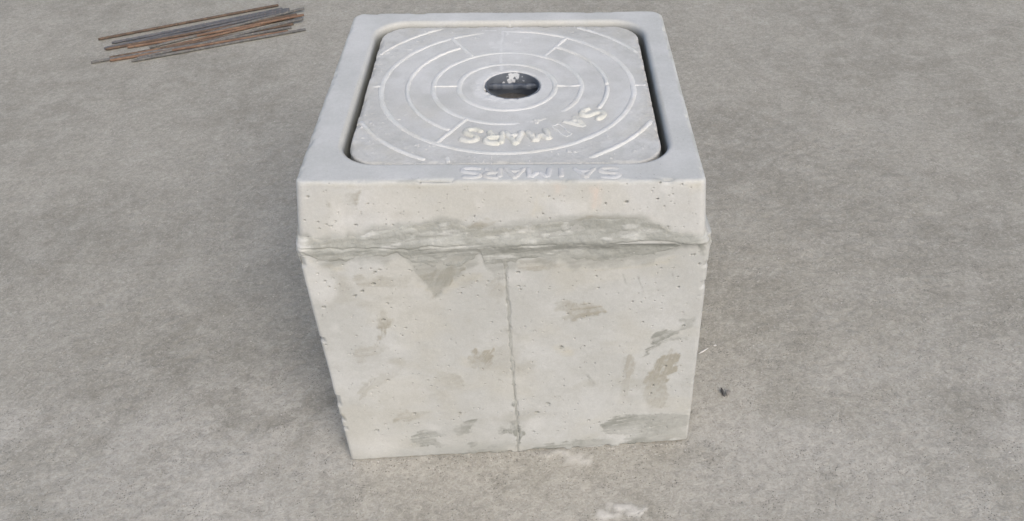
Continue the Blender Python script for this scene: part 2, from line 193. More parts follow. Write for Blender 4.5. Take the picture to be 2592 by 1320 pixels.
# ---------------------------------------------------------------- materials
class NT:
    def __init__(s, name, rough=.85, spec=.25):
        s.m = bpy.data.materials.new(name); s.m.use_nodes = True
        s.t = s.m.node_tree; s.b = s.t.nodes["Principled BSDF"]
        s.b.inputs['Roughness'].default_value = rough
        s.b.inputs['Specular IOR Level'].default_value = spec
        s.co = s.t.nodes.new("ShaderNodeTexCoord").outputs['Object']
    def lk(s, a, b): s.t.links.new(a, b)
    def scaled(s, sc):
        n = s.t.nodes.new("ShaderNodeMapping"); n.inputs['Scale'].default_value = sc; s.lk(s.co, n.inputs[0]); return n.outputs[0]
    def noise(s, scale, detail=4, rough=.55, dist=0, vec=None):
        n = s.t.nodes.new("ShaderNodeTexNoise"); n.inputs['Scale'].default_value = scale; n.inputs['Detail'].default_value = detail
        n.inputs['Roughness'].default_value = rough; n.inputs['Distortion'].default_value = dist
        s.lk(vec or s.co, n.inputs['Vector']); return n.outputs['Fac']
    def voro(s, scale, feature='F1', rnd=1.0):
        n = s.t.nodes.new("ShaderNodeTexVoronoi"); n.feature = feature; n.inputs['Scale'].default_value = scale
        n.inputs['Randomness'].default_value = rnd; s.lk(s.co, n.inputs['Vector']); return n.outputs['Distance']
    def ramp(s, f, a, b, lo=0., hi=1.):
        n = s.t.nodes.new("ShaderNodeMapRange"); n.interpolation_type = 'SMOOTHSTEP'
        for i, v in ((1, a), (2, b), (3, lo), (4, hi)): n.inputs[i].default_value = v
        s.lk(f, n.inputs[0]); return n.outputs[0]
    def math(s, op, a, b=None):
        n = s.t.nodes.new("ShaderNodeMath"); n.operation = op
        for i, v in enumerate((a, b)):
            if v is None: continue
            if isinstance(v, (int, float)): n.inputs[i].default_value = v
            else: s.lk(v, n.inputs[i])
        return n.outputs[0]
    def mix(s, f, a, b, mode='MIX'):
        n = s.t.nodes.new("ShaderNodeMix"); n.data_type = 'RGBA'; n.blend_type = mode
        if isinstance(f, (int, float)): n.inputs[0].default_value = f
        else: s.lk(f, n.inputs[0])
        for i, v in ((6, a), (7, b)):
            if isinstance(v, tuple): n.inputs[i].default_value = (*v, 1)
            else: s.lk(v, n.inputs[i])
        return n.outputs[2]
    def attr(s, name):
        n = s.t.nodes.new("ShaderNodeAttribute"); n.attribute_name = name; return n
    def sep(s, c):
        n = s.t.nodes.new("ShaderNodeSeparateColor"); s.lk(c, n.inputs[0]); return n.outputs
    def color(s, c): s.lk(c, s.b.inputs['Base Color'])
    def bump(s, h, dist, strength=1.0, prev=None):
        n = s.t.nodes.new("ShaderNodeBump"); n.inputs['Distance'].default_value = dist; n.inputs['Strength'].default_value = strength
        s.lk(h, n.inputs['Height'])
        if prev: s.lk(prev, n.inputs['Normal'])
        s.lk(n.outputs[0], s.b.inputs['Normal']); return n.outputs[0]

def concrete(name, base, light, dark, pinholes=True, grain=.0004, top=None):
    n = NT(name)
    big = n.noise(7, 3); mid = n.noise(38, 5, .6); fine = n.noise(420, 5, .7); mic = n.noise(1400, 2, .6)
    c = n.mix(n.ramp(big, .35, .68), base, light)
    c = n.mix(n.math('MULTIPLY', n.ramp(mid, .42, .75), .55), c, dark)
    if top:                                        # attribute: trowelled cement skin, a cooler grey
        tc = n.mix(n.ramp(n.noise(16, 4), .35, .7), top[0], top[1])
        c = n.mix(n.attr('skin').outputs['Fac'], c, tc)
    a = n.attr('stain'); r = n.sep(a.outputs['Color'])  # stains, plus painted shade of the pits and the cover gap
    tone = n.noise(60, 4, .6)
    c = n.mix(r[2], c, (.435, .415, .345))
    c = n.mix(a.outputs['Alpha'], c, (.52, .46, .41))
    c = n.mix(r[1], c, n.mix(tone, (.268, .258, .218), (.338, .328, .285)))
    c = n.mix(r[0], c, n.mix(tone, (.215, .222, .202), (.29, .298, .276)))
    c = n.mix(n.attr('white').outputs['Fac'], c, (.60, .605, .595))
    c = n.mix(1.0, c, n.mix(fine, (.84, .84, .84), (1.14, 1.14, 1.14)), 'MULTIPLY')
    c = n.mix(.6, c, n.mix(n.noise(150, 3), (.88, .88, .88), (1.11, 1.11, 1.11)), 'MULTIPLY')
    h = n.math('ADD', n.math('MULTIPLY', fine, .7), n.math('MULTIPLY', mic, .3))
    if pinholes:
        v = n.voro(130); gate = n.ramp(n.noise(45, 2), .56, .62)
        hole = n.math('MULTIPLY', n.ramp(v, .06, .12, 1, 0), gate)
        c = n.mix(n.math('MULTIPLY', hole, .55), c, (.20, .19, .17))
        h = n.math('SUBTRACT', h, n.math('MULTIPLY', hole, 3.0))
    n.color(c); n.bump(h, grain, .9)
    return n.m

M_BODY = concrete("cast_concrete", (.405, .411, .396), (.45, .458, .448), (.375, .377, .357))
M_FRAME = concrete("frame_concrete", (.435, .440, .424), (.485, .490, .480), (.41, .408, .39), top=((.435, .445, .432), (.485, .495, .485)))
M_BAND = concrete("joint_mortar_mix", (.44, .448, .425), (.49, .498, .475), (.39, .398, .375), pinholes=False, grain=.0008)
M_LID = concrete("cover_concrete", (.468, .472, .456), (.525, .532, .52), (.43, .432, .413), pinholes=False, grain=.0007)
M_RIB = concrete("rib_concrete", (.55, .56, .54), (.60, .605, .59), (.50, .505, .485), pinholes=False, grain=.0009)
M_LETTER = concrete("letter_concrete", (.565, .565, .51), (.60, .60, .555), (.51, .505, .45), pinholes=False, grain=.0011)
M_LETTER_RIM = concrete("rim_letter_concrete", (.49, .50, .50), (.54, .55, .55), (.45, .455, .45), pinholes=False, grain=.0009)

# ---------------------------------------------------------------- floor
def floor_material():
    n = NT("floor_concrete", rough=.9, spec=.2)
    mp = n.scaled((1, 1.25, 1))
    big = n.noise(2.3, 4, .6); mid = n.noise(14, 5, .62, .4); f1 = n.noise(75, 5, .7, .6); f2 = n.noise(230, 4, .75, .5, mp)
    c = n.mix(n.ramp(big, .38, .62), (.262, .250, .212), (.318, .304, .260))
    c = n.mix(n.math('MULTIPLY', n.ramp(mid, .38, .72), .65), c, (.375, .360, .315))
    c = n.mix(n.attr('near_pale').outputs['Fac'], c, (.46, .442, .395))
    c = n.mix(1.0, c, n.mix(n.ramp(f1, .3, .72), (.84, .84, .84), (1.14, 1.14, 1.14)), 'MULTIPLY')
    c = n.mix(n.math('MULTIPLY', n.ramp(f2, .52, .68), .42), c, (.53, .52, .485))
    c = n.mix(n.math('MULTIPLY', n.ramp(f2, .46, .34), .45), c, (.19, .18, .16))
    fl = n.noise(110, 7, .78, 1.6)
    bits = n.ramp(n.noise(55, 7, .8, 2.0), .60, .67)
    c = n.mix(n.math('MULTIPLY', bits, .55), c, (.52, .50, .455))
    c = n.mix(n.math('MULTIPLY', n.ramp(fl, .54, .66), .50), c, (.50, .48, .44))
    c = n.mix(n.math('MULTIPLY', n.ramp(fl, .45, .36), .35), c, (.20, .19, .17))
    sp = n.math('MULTIPLY', n.ramp(n.voro(230), .14, .26, 1, 0), n.ramp(n.noise(24, 5, .65), .50, .58))
    c = n.mix(n.math('MULTIPLY', sp, .75), c, (.10, .095, .085))
    c = n.mix(n.math('MULTIPLY', n.attr('pale').outputs['Fac'], n.ramp(f1, .30, .5, .55, 1.)), c, (.56, .545, .505))
    n.color(c)
    h = n.math('ADD', n.math('MULTIPLY', f1, .6), n.math('MULTIPLY', f2, .5))
    h = n.math('ADD', n.math('SUBTRACT', h, n.math('MULTIPLY', sp, .5)), n.math('ADD', n.math('MULTIPLY', fl, .6), n.math('MULTIPLY', bits, .15)))
    n.bump(h, .0022, .9)
    return n.m

def axis(lo, hi, step, far, ratio=1.35):
    a = list(np.arange(lo, hi + step / 2, step)); s, x = step, a[-1]
    while x < far: s *= ratio; x += s; a.append(x)
    s, x, b = step, a[0], []
    while x > -far: s *= ratio; x -= s; b.append(x)
    return np.array(b[::-1] + a)

ax, ay = axis(-.95, .85, .0042, 30), axis(-.5, .75, .0042, 30)
X, Y = np.meshgrid(ax, ay, indexing='ij')
near = sstep(3, 1.5, np.hypot(X, Y))
def floor_h(X, Y):
    return (fbm(X, Y, .16, 3, 5) - .5) * .004 + (fbm(X, Y, .016, 3, 8) - .5) * .0016
hz = floor_h(X, Y) * near - .0012 + (fbm(X, Y, .009, 2, 12) - .5) * .0012 * sstep(1.4, .9, np.hypot(X, Y))
near_pale = np.zeros(X.shape); pale = np.zeros(X.shape)
wx, wy = (fbm(X, Y, .02, 4, 21) - .5) * .03, (fbm(X, Y, .02, 4, 22) - .5) * .03
for poly, st in ((GROUND['patch'], .95), (GROUND['patch2'], .75)):
    sd = poly_sd(X + wx, Y + wy, poly)
    mk = sstep(-.004, .006, sd) * (.15 + .85 * sstep(.38, .58, fbm(X * .7, Y * 1.4, .012, 4, 77)))
    pale = np.maximum(pale, mk * st); hz += mk * .0016
# paler floor round the foot of the chamber, palest on the near side
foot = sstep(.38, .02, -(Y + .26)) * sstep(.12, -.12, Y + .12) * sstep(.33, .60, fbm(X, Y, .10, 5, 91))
near_pale = np.maximum(near_pale, .60 * foot)
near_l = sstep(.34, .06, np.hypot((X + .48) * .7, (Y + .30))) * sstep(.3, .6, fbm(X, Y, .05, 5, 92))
near_pale = np.maximum(near_pale, .75 * near_l); near_pale = np.maximum(near_pale, .45 * sstep(-.16, -.34, Y + .2 * (fbm(X, Y, .2, 3, 93) - .5)) * sstep(.25, .6, fbm(X, Y, .06, 5, 94)))
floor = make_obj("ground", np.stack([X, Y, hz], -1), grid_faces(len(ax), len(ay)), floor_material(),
                 attrs={'near_pale': ('FLOAT', near_pale), 'pale': ('FLOAT', pale)})
tag(floor, kind='structure')

# ---------------------------------------------------------------- geometry of the chamber
LEAN = 0.049                                         # the frame is bedded a little out of level
nl = math.hypot(1, LEAN)
QM = Matrix(((1 / nl, 0, LEAN / nl), (0, 1, 0), (-LEAN / nl, 0, 1 / nl)))
H0 = .55

def interp(pts, x):
    P = np.array(sorted(pts)); return np.interp(x, P[:, 0], P[:, 1])

chamber = empty("inspection_chamber", (0, 0, 0))
tag(chamber, "square pale concrete inspection chamber standing on the floor, its joints smeared with grey mortar", "inspection chamber")

# body corners at floor and at .45 m: FL, FR, BR, BL
yaw = math.atan2(.0218, .5815)
def body_corner(k, z):
    v = z / .45
    fl = np.array([-.3036 * (1 - v) - .3028 * v, -.301 * (1 - v) - .295 * v])
    fr = np.array([.2812 * (1 - v) + .2893 * v, -.2792 * (1 - v) - .2805 * v])
    dpt = .575; nx, ny = -math.sin(yaw) * dpt, math.cos(yaw) * dpt
    return [fl, fr, fr + (nx, ny), fl + (nx, ny)][k]

def joint_x(z): 
    P = np.array(JOINT_V)[::-1]; return np.interp(z, P[:, 1], P[:, 0])

def panel(side):
    """one half shell of the body; side -1 left, +1 right. Columns run from the front joint round to the back joint."""
    zs = np.concatenate([np.arange(0, .450, .00095), [.450]]); nz = len(zs)
    cols = []                                        # (kind, t)
    rad = .007
    nfront = 318
    F = np.linspace(0, 1, nfront)
    pos = []; nor = []; uf = []
    kF, kB = (0, 3) if side < 0 else (1, 2)
    cF = np.array([body_corner(kF, z) for z in zs]); cB = np.array([body_corner(kB, z) for z in zs])
    jx = joint_x(zs); 
    c0 = np.array([body_corner(0, z) for z in zs]); c1 = np.array([body_corner(1, z) for z in zs])
    tj = (jx - c0[:, 0]) / (c1[:, 0] - c0[:, 0]); jF = c0 + (c1 - c0) * tj[:, None]
    b0 = np.array([body_corner(3, z) for z in zs]); b1 = np.array([body_corner(2, z) for z in zs])
    jB = b0 + (b1 - b0) * .5
    nF = np.array([math.sin(yaw), -math.cos(yaw)]); nS = np.array([math.cos(yaw), math.sin(yaw)]) * side; nB = -nF
    gap = .0006
    jF = jF + nS * gap; jB = jB + nS * gap
    def seg(a, b, n, nrm, ease=False):
        for t in (np.linspace(0, 1, n)):
            pos.append(a + (b - a) * t); nor.append(np.tile(nrm, (nz, 1)))
    def corner(c, n0, n1):
        cc = c - (n0 + n1) * rad
        for t in np.linspace(0, math.pi / 2, 9)[1:-1]:
            n = n0 * math.cos(t) + n1 * math.sin(t); pos.append(cc + n * rad); nor.append(np.tile(n, (nz, 1)))
    seg(jF, cF - nS * rad, nfront, nF); corner(cF, nF, nS)
    seg(cF - nF * rad, cB - nB * rad, 110, nS); corner(cB, nS, nB)
    seg(cB - nS * rad, jB, 60, nB)
    P = np.array(pos); N = np.array(nor); nu = len(P)
    Xf = P[:, :, 0]; Z = np.tile(zs, (nu, 1))
    s = np.concatenate([[0], np.cumsum(np.linalg.norm(np.diff(P[:, 100], axis=0), axis=1))])[:, None] * side + 0 * Z
    front = (np.arange(nu) < nfront + 2)[:, None] & (Z > -1)
    # relief
    d = (fbm(s, Z, .11, 3, 30) - .5) * .0022 + (fbm(s, Z, .022, 3, 31) - .5) * .0007 + (fbm(s, Z, .005, 2, 32) - .5) * .00022
    d = d * np.ones_like(Z)
    dist = np.abs(s)                                  # distance from the front joint along the face
    d -= .0013 * sstep(.0030, .0, dist) * (.3 + fbm(s, Z, .02, 3, 35 + side))
    d -= .0025 * sstep(.58, .76, fbm(s, Z, .018, 3, 36 + side)) * sstep(.005, .0, dist)
    # chipped bottom and corners
    cl = len(P); d -= .004 * sstep(.005, 0, Z) * sstep(.42, .75, fbm(s, Z * 0, .014, 4, 37)) + .0032 * sstep(.0034, .0008, Z) * sstep(.25, .5, fbm(s, Z * 0, .03, 3, 237))
    ci = nfront + 3; sc = s[ci:ci + 1]
    d -= .004 * sstep(.010, .002, np.abs(s - sc)) * sstep(.60, .75, fbm(s * .3, Z, .022, 3, 38 + side))
    masks, thick = smear_masks(Xf, Z, BODY_SMEARS)
    front_f = front.astype(float)
    pits = list(BODY_PITS)
    rg = random.Random(9)
    pits += [(rg.uniform(-.29, .275), rg.uniform(.03, .42), rg.uniform(.0005, .0012)) for _ in range(260)]
    pd = pit_depth(Xf, Z, pits) * front_f; d += front_f * thick - pd
    masks[0] = np.maximum(masks[0], .75 * sstep(.0004, .0022, pd))  # shade inside the pits, painted in as grey
    # feathered grey below the mortar band, and a damp grey foot
    lo = interp(BAND_LO, Xf)
    fe = sstep(-.010, .002, Z - lo + (fbm(s, Z, .02, 4, 41) - .5) * .03) * (.3 + .7 * streaks(s, Z, 8, 43))
    masks[0] = np.maximum(masks[0] * front_f, .75 * fe)
    foot = sstep(.030, .0, Z - .012 * fbm(s, Z * 0, .1, 3, 44)) * (.2 + .6 * sstep(.3, .7, fbm(s, Z, .05, 4, 45)))
    masks[0] = np.maximum(masks[0], .55 * foot)
    for k in (1, 2, 3): masks[k] *= front_f
    warm = sstep(.48, .72, fbm(s, Z * 1.6, .13, 5, 46)) * .24
    masks[2] = np.maximum(masks[2], warm)
    # small stains scattered over the cast face
    spots = sstep(.60, .85, fbm(s, Z * 1.5, .06, 5, 47)) * .40
    masks[1] = np.maximum(masks[1], spots)
    grey_j = sstep(.0030, .0004, dist + (fbm(s, Z, .008, 3, 48) - .5) * .004) * .40
    masks[0] = np.maximum(masks[0], grey_j)
    white = sstep(.62, .8, fbm(s, Z, .09, 4, 49)) * .35 + 0 * Z
    wn_ = sstep(.35, .6, fbm(s, Z * 1.5, .03, 5, 249))
    white = np.maximum(white, .75 * front * np.exp(-((Xf - .250) / .035) ** 2 - ((Z - .012) / .010) ** 2) * wn_ + .35 * front * np.exp(-((Xf + .25) / .05) ** 2 - ((Z - .03) / .04) ** 2))
    # bottom edge outline slightly ragged
    V = np.zeros((nu, nz + 4, 3))
    V[:, :nz, 0] = P[:, :, 0] + N[:, :, 0] * d; V[:, :nz, 1] = P[:, :, 1] + N[:, :, 1] * d; V[:, :nz, 2] = Z
    V[:, 0, 2] = -.003
    wall = .055
    ins = N * wall
    V[:, nz, :2] = P[:, -1] - N[:, -1] * .004; V[:, nz, 2] = .450
    V[:, nz + 1, :2] = P[:, -1] - ins[:, -1]; V[:, nz + 1, 2] = .450
    V[:, nz + 2, :2] = P[:, 0] - ins[:, 0]; V[:, nz + 2, 2] = -.003
    V[:, nz + 3, :2] = P[:, 0] - N[:, 0] * .01; V[:, nz + 3, 2] = -.003
    def pad(a): return np.concatenate([a, np.zeros((nu, 4))], 1)
    st = stain_shade_attr([pad(q) for q in masks])
    f = grid_faces(nu, nz + 4, wrap_v=True, flip=(side < 0))
    o = make_obj("wall_panel", V, f, M_BODY, chamber, {'stain': ('FLOAT_COLOR', st), 'white': ('FLOAT', pad(white))})
    return o
pl = panel(-1); pl['label'] = "left half of the body, with two round grey stains near its foot"
pr = panel(1); pr['label'] = "right half of the body, with a long olive stain near its edge"

# the mortar that fills the upright joint between the two halves
def joint_fill():
    zs = np.linspace(0, .449, 300); x = joint_x(zs); V = []
    for i, z in enumerate(zs):
        y = -.301 + (x[i] + .3008) / .5815 * .0218; y = y * (1 - z / .45) + (-.295 + (x[i] + .297) / .5806 * .0145) * z / .45
        w = .006; dp = .0012 + .0008 * math.sin(z * 190) * math.sin(z * 57 + 1)
        V += [(x[i] - w, y + dp, z), (x[i] - w, y + .045, z), (x[i] + w, y + .045, z), (x[i] + w, y + dp, z)]
    f = grid_faces(300, 4, wrap_v=True)
    st = np.zeros((len(V), 4)); st[:, 0] = .55
    make_obj("joint_mortar", np.array(V), f, M_BAND, chamber, {'stain': ('FLOAT_COLOR', st)})
joint_fill()

# ---------------------------------------------------------------- frame (lid space, then set a little out of level)
def frame_outline(n_front, n_side, n_cr, hw, yf, yb, rad, cx=0.0):
    """rounded rectangle, starts at back middle, runs anticlockwise seen from above: back->left->front->right"""
    x0, x1 = hw
    r = rad
    pts, nrm = [], []
    def seg(a, b, n, nn):
        for t in np.linspace(0, 1, n): pts.append((a[0] + (b[0] - a[0]) * t, a[1] + (b[1] - a[1]) * t)); nrm.append(nn)
    def cor(c, a0, r):
        for t in np.linspace(a0, a0 + math.pi / 2, n_cr + 2)[1:-1]:
            pts.append((c[0] + r * math.cos(t), c[1] + r * math.sin(t))); nrm.append((math.cos(t), math.sin(t)))
    rb, rf = r
    mx = (x0 + x1) / 2
    seg((mx, yb), (x0 + rb, yb), n_side // 2, (0, 1)); cor((x0 + rb, yb - rb), math.pi / 2, rb)
    seg((x0, yb - rb), (x0, yf + rf), n_side, (-1, 0)); cor((x0 + rf, yf + rf), math.pi, rf)
    seg((x0 + rf, yf), (x1 - rf, yf), n_front, (0, -1)); cor((x1 - rf, yf + rf), 1.5 * math.pi, rf)
    seg((x1, yf + rf), (x1, yb - rb), n_side, (1, 0)); cor((x1 - rb, yb - rb), 0, rb)
    seg((x1 - rb, yb), (mx, yb), n_side // 2, (0, 1))
    return np.array(pts), np.array(nrm)
NF, NS, NC = 600, 130, 12
ZT = .008
def fo(z):                                           # outer outline of the frame at lid-space height z
    k = (ZT - z) / .108
    return frame_outline(NF, NS, NC, (-.2838 - .0115 * k, .2745 + .0105 * k), -.2847 - .0083 * k, .2672 + .008 * k, (.024, .011))
def build_frame():
    zlow = -.0935
    lv = []                                          # profile levels: (z, inset) on the outside
    zz = np.arange(zlow, ZT - .0045, .001)
    P, N = [], []; kinds = []
    for z in zz:
        o, n = fo(z); P.append(np.c_[o, np.full(len(o), z)]); N.append(np.c_[n, 0 * n[:, 0]]); kinds.append(0)
    o, n = fo(ZT); R = .0040
    for t in np.linspace(0, math.pi / 2, 7):
        P.append(np.c_[o - n * R * (1 - math.cos(t)), np.full(len(o), ZT - R + R * math.sin(t))])
        N.append(np.c_[n * math.cos(t), np.full(len(o), math.sin(t))]); kinds.append(1)
    oi, ni = frame_outline(NF, NS, NC, (-.2345, .2350), -.2375, .2258, (.054, .057))
    R2 = .0068
    a = P[-1][:, :2]; b = oi + ni * R2
    for t in np.linspace(0, 1, 34)[1:]:
        P.append(np.c_[a + (b - a) * t, np.full(len(o), ZT)]); N.append(np.tile((0, 0, 1), (len(o), 1))); kinds.append(2)
    for t in np.linspace(0, math.pi / 2, 6)[1:]:
        P.append(np.c_[oi + ni * R2 * (1 - math.sin(t)), np.full(len(o), ZT - R2 * (1 - math.cos(t)))])
        N.append(np.c_[-ni * math.sin(t), np.full(len(o), math.cos(t))]); kinds.append(3)
    for z in np.linspace(-.004, -.034, 9):
        P.append(np.c_[oi + ni * z * .03, np.full(len(o), z)]); N.append(np.c_[-ni, 0 * ni[:, 0]]); kinds.append(3)
    ol, _ = frame_outline(NF, NS, NC, (-.205, .205), -.205, .200, (.05, .05))
    P.append(np.c_[oi - ni * .002, np.full(len(o), -.0365)]); P.append(np.c_[ol, np.full(len(o), -.0365)]); P.append(np.c_[ol, np.full(len(o), zlow)])
    for _ in range(3): N.append(np.tile((0, 0, 1), (len(o), 1))); kinds.append(4)
    P = np.array(P).transpose(1, 0, 2); N = np.array(N).transpose(1, 0, 2); kinds = np.array(kinds)[None, :]
    nu, nv = P.shape[:2]
    s = np.concatenate([[0], np.cumsum(np.linalg.norm(np.diff(P[:, 40], axis=0), axis=1))])[:, None] + np.zeros((1, nv))
    v = np.concatenate([[0], np.cumsum(np.linalg.norm(np.diff(P[nu // 2], axis=0), axis=1))])[None, :] + np.zeros((nu, 1))
    d = (fbm(s, v, .10, 3, 60) - .5) * .0018 + (fbm(s, v, .02, 3, 61) - .5) * .0006 + (fbm(s, v, .005, 2, 62) - .5) * .0002
    px_, py_ = P[:, :, 0], P[:, :, 1]; v_e = v[:, np.argmax(kinds[0] == 2)][:, None]; ve = v - v_e
    d_top = (fbm(px_, py_, .13, 3, 160) - .5) * .0014 + (fbm(px_, py_, .02, 3, 161) - .5) * .0002
    d = d + (d_top - d) * sstep(-.006, .004, ve)
    seam = sstep(0, .05, s) * sstep(s.max(), s.max() - .05, s); d *= seam
    x, z = P[:, :, 0], P[:, :, 2]
    front = ((np.arange(nu) > NS // 2 + NC + NS + NC - 3) & (np.arange(nu) < NS // 2 + NC * 3 + NS + NF + 3))[:, None] & (kinds < 2)
    # crumbly arrises
    edge = np.exp(-((ve + .003) / .0040) ** 2)
    d -= edge * .0038 * sstep(.50, .78, fbm(s, v * .4, .028, 4, 63)) * seam
    d -= np.exp(-((ve + .003) / .0025) ** 2) * .0010 * fbm(s, v, .006, 3, 64)
    pits = list(FRAME_PITS); rg = random.Random(4)
    pits += [(rg.uniform(-.27, .27), rg.uniform(-.075, .0), rg.uniform(.0005, .0009)) for _ in range(60)]
    masks, thick = smear_masks(x, z, FRAME_SMEARS, 150)
    ff = front.astype(float)
    pd = pit_depth(x, z, pits, 5) * ff; d += ff * thick - pd
    masks[0] = np.maximum(masks[0], .75 * sstep(.0004, .0022, pd))  # pit hollows greyed to paint in their shade
    for k in range(4): masks[k] *= ff
    up = interp(BAND_UP, x)
    fe = sstep(-.008, .004, up - z + (fbm(s, v, .02, 4, 65) - .5) * .016) * (.35 + .65 * streaks(s, v, 3, 66)) * (kinds < 2)
    masks[0] = np.maximum(masks[0], .85 * fe)
    masks[2] = np.maximum(masks[2], (kinds < 2) * .22 * sstep(.45, .68, fbm(s, v, .09, 4, 67)))
    masks[0] = np.maximum(masks[0], edge * .5 * sstep(.45, .7, fbm(s, v * .3, .05, 4, 68)))
    lipw = (kinds == 3) * sstep(-.01, .004, z) * .25          # cream wear along the inner lip
    masks[2] = np.maximum(masks[2], lipw * sstep(.3, .6, fbm(s, v, .12, 3, 69)))
    masks[0] = np.maximum(masks[0], (kinds >= 3) * 1.0 * sstep(-.001, -.007, z))  # shade of the gap round the cover, painted on the inner wall
    white = (kinds < 2) * .25 * sstep(.60, .72, fbm(s, v, .05, 4, 70)) + (kinds == 2) * .22 * sstep(.5, .75, fbm(x, P[:, :, 1], .10, 4, 71))
    skin = sstep(ZT - .006, ZT - .0012, z + (fbm(s, v, .01, 3, 72) - .5) * .003) * np.ones_like(z) * (1 - .5 * (kinds == 3))
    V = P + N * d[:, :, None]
    st = stain_shade_attr(masks)
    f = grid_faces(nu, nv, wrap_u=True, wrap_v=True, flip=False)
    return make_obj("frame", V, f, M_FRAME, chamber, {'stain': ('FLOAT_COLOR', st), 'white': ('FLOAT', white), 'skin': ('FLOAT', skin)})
frame = build_frame()
LIDM = QM.to_4x4(); LIDM.translation = Vector((0, 0, H0))
frame.matrix_local = LIDM

# ---------------------------------------------------------------- mortar band over the joint
def build_band():
    zs = np.arange(.352, .505, .001); nz = len(zs)
    xs_front = np.linspace(-.302, .292, 595)
    bo = []; bn = []
    # a perimeter that blends body (below) and frame (above)
    nb = 40
    Q = np.array(QM)
    def frame_world(z_l):                            # approximate world outline of the frame at lid height z
        o, n = frame_outline(595, nb, 8, (-.2838 - .0115 * (ZT - z_l) / .108, .2745 + .0105 * (ZT - z_l) / .108), -.2847 - .0083 * (ZT - z_l) / .108, .2672 + .008 * (ZT - z_l) / .108, (.024, .011))
        p = np.c_[o, np.full(len(o), z_l)] @ Q.T; p[:, 2] += H0
        return p, n
    A, n0 = frame_world(0.0); B, _ = frame_world(-.108)
    def body_outline(z):
        c = [body_corner(k, z) for k in range(4)]; r = .007
        o, n = frame_outline(595, nb, 8, (0, 1), 0, 1, (.0125, .0125))
        P = (c[0] * ((1 - o[:, :1]) * (1 - o[:, 1:])) + c[1] * (o[:, :1] * (1 - o[:, 1:])) + c[2] * (o[:, :1] * o[:, 1:]) + c[3] * ((1 - o[:, :1]) * o[:, 1:]))
        return P
    nu = len(A); V = np.zeros((nu, nz, 3)); X = np.zeros((nu, nz)); Zb = np.zeros((nu, nz))
    for j, z in enumerate(zs):
        t = (z - B[:, 2]) / (A[:, 2] - B[:, 2]); F = B[:, :2] + (A[:, :2] - B[:, :2]) * t[:, None]
        bp = body_outline(min(z, .46))
        zj = interp(JOINT_H, bp[:, 0]); k = sstep(-.014, .008, z - zj)[:, None]
        V[:, j, :2] = bp * (1 - k) + F * k; V[:, j, 2] = z
    x, z = V[:, :, 0], V[:, :, 2]
    N = np.c_[n0, 0 * n0[:, 0]][:, None, :]
    s = np.concatenate([[0], np.cumsum(np.linalg.norm(np.diff(V[:, nz // 2], axis=0), axis=1))])[:, None] + np.zeros((1, nz))
    idx = np.arange(nu); i0 = nb // 2 + 8 + nb; isf = ((idx > i0) & (idx < i0 + 8 + 595 + 8))[:, None]
    zj = interp(JOINT_H, x)
    upl = interp(BAND_UP, x); up = H0 + upl - LEAN * x; lo = interp(BAND_LO, x)
    ns = fbm(s, z * 0, .06, 4, 80)
    up = np.where(isf, up, zj + .018 + .022 * ns); lo = np.where(isf, lo, zj - .018 - .024 * fbm(s, z * 0, .05, 4, 81))
    wob = (fbm(s, z, .012, 4, 82) - .5) * .009
    du, dl = up - z + wob, z - lo + wob
    dmin = np.minimum(du, dl)
    st1 = streaks(s, z, 4, 83, .05, .003)
    ridge = (fbm(s * .35, z, .012, 4, 84) - .5)
    far = sstep(.050, .020, zj - z)
    thk = -.0018 + sstep(-.0010, .0065, dmin) * (.35 + .65 * far) * (.0027 + .0022 * ridge + .0012 * (st1 - .5))
    # thicker mortar towards the crease, and the crease itself
    dz = z - (zj + (fbm(s, z * 0, .03, 4, 85) - .5) * .009 + (fbm(s, z * 0, .008, 3, 185) - .5) * .0025)
    thk += sstep(.020, .004, np.abs(dz)) * .0016 * sstep(.2, .6, fbm(s, z, .05, 2, 86)) * (dmin > .002)
    dep = (.0002 + .0022 * sstep(.35, .7, fbm(s, z * 0, .05, 3, 87)))
    thk -= dep * np.exp(-(dz / .0017) ** 2)
    thk += .0008 * np.exp(-((dz - .005) / .008) ** 2) * sstep(.35, .6, fbm(s, z * 0, .04, 3, 88))
    thk += (fbm(s, z, .006, 3, 89) - .5) * .0014 + (fbm(s * .5, z, .016, 4, 189) - .5) * .0022
    ca = np.exp(-((x + .296) / .012) ** 2) * np.exp(-((z - .466) / .014) ** 2)
    cb = np.exp(-((x - .287) / .012) ** 2) * np.exp(-((z - .447) / .016) ** 2)
    thk += (ca * .0009 + cb * .0020) * (.5 + fbm(s, z, .01, 3, 90))
    W = V + N * thk[:, :, None]
    grey = .22 + .50 * sstep(.30, .62, fbm(s, z * 1.8, .06, 4, 95)) + .45 * (st1 - .5) + .3 * (fbm(s, z, .01, 4, 195) - .5)
    grey = grey * (1 - .8 * np.maximum(ca, cb))
    olive = .5 * sstep(.52, .68, fbm(s, z * 2, .05, 4, 96)) * sstep(.016, .004, dmin)
    olive = np.maximum(olive, .7 * (1 - far) * sstep(.35, .6, fbm(s, z, .02, 4, 196)))
    white = .40 * sstep(.60, .78, fbm(s, z * 3.2, .030, 5, 97)) + .5 * ca + .35 * cb
    yel = .4 * sstep(.03, .006, dmin) * sstep(.45, .65, fbm(s, z, .05, 3, 98))
    st = stain_shade_attr([np.clip(grey, 0, 1), olive, yel, 0 * z])
    f = grid_faces(nu, nz, wrap_u=True)
    dm = dmin.ravel()[f].max(1)
    f = f[dm > -.0035]
    used = np.unique(f); rm = -np.ones(nu * nz, int); rm[used] = np.arange(len(used))
    return make_obj("mortar_band", W.reshape(-1, 3)[used], rm[f], M_BAND, chamber,
                    {'stain': ('FLOAT_COLOR', st[used]), 'white': ('FLOAT', np.clip(white, 0, 1).ravel()[used])})
band = build_band()

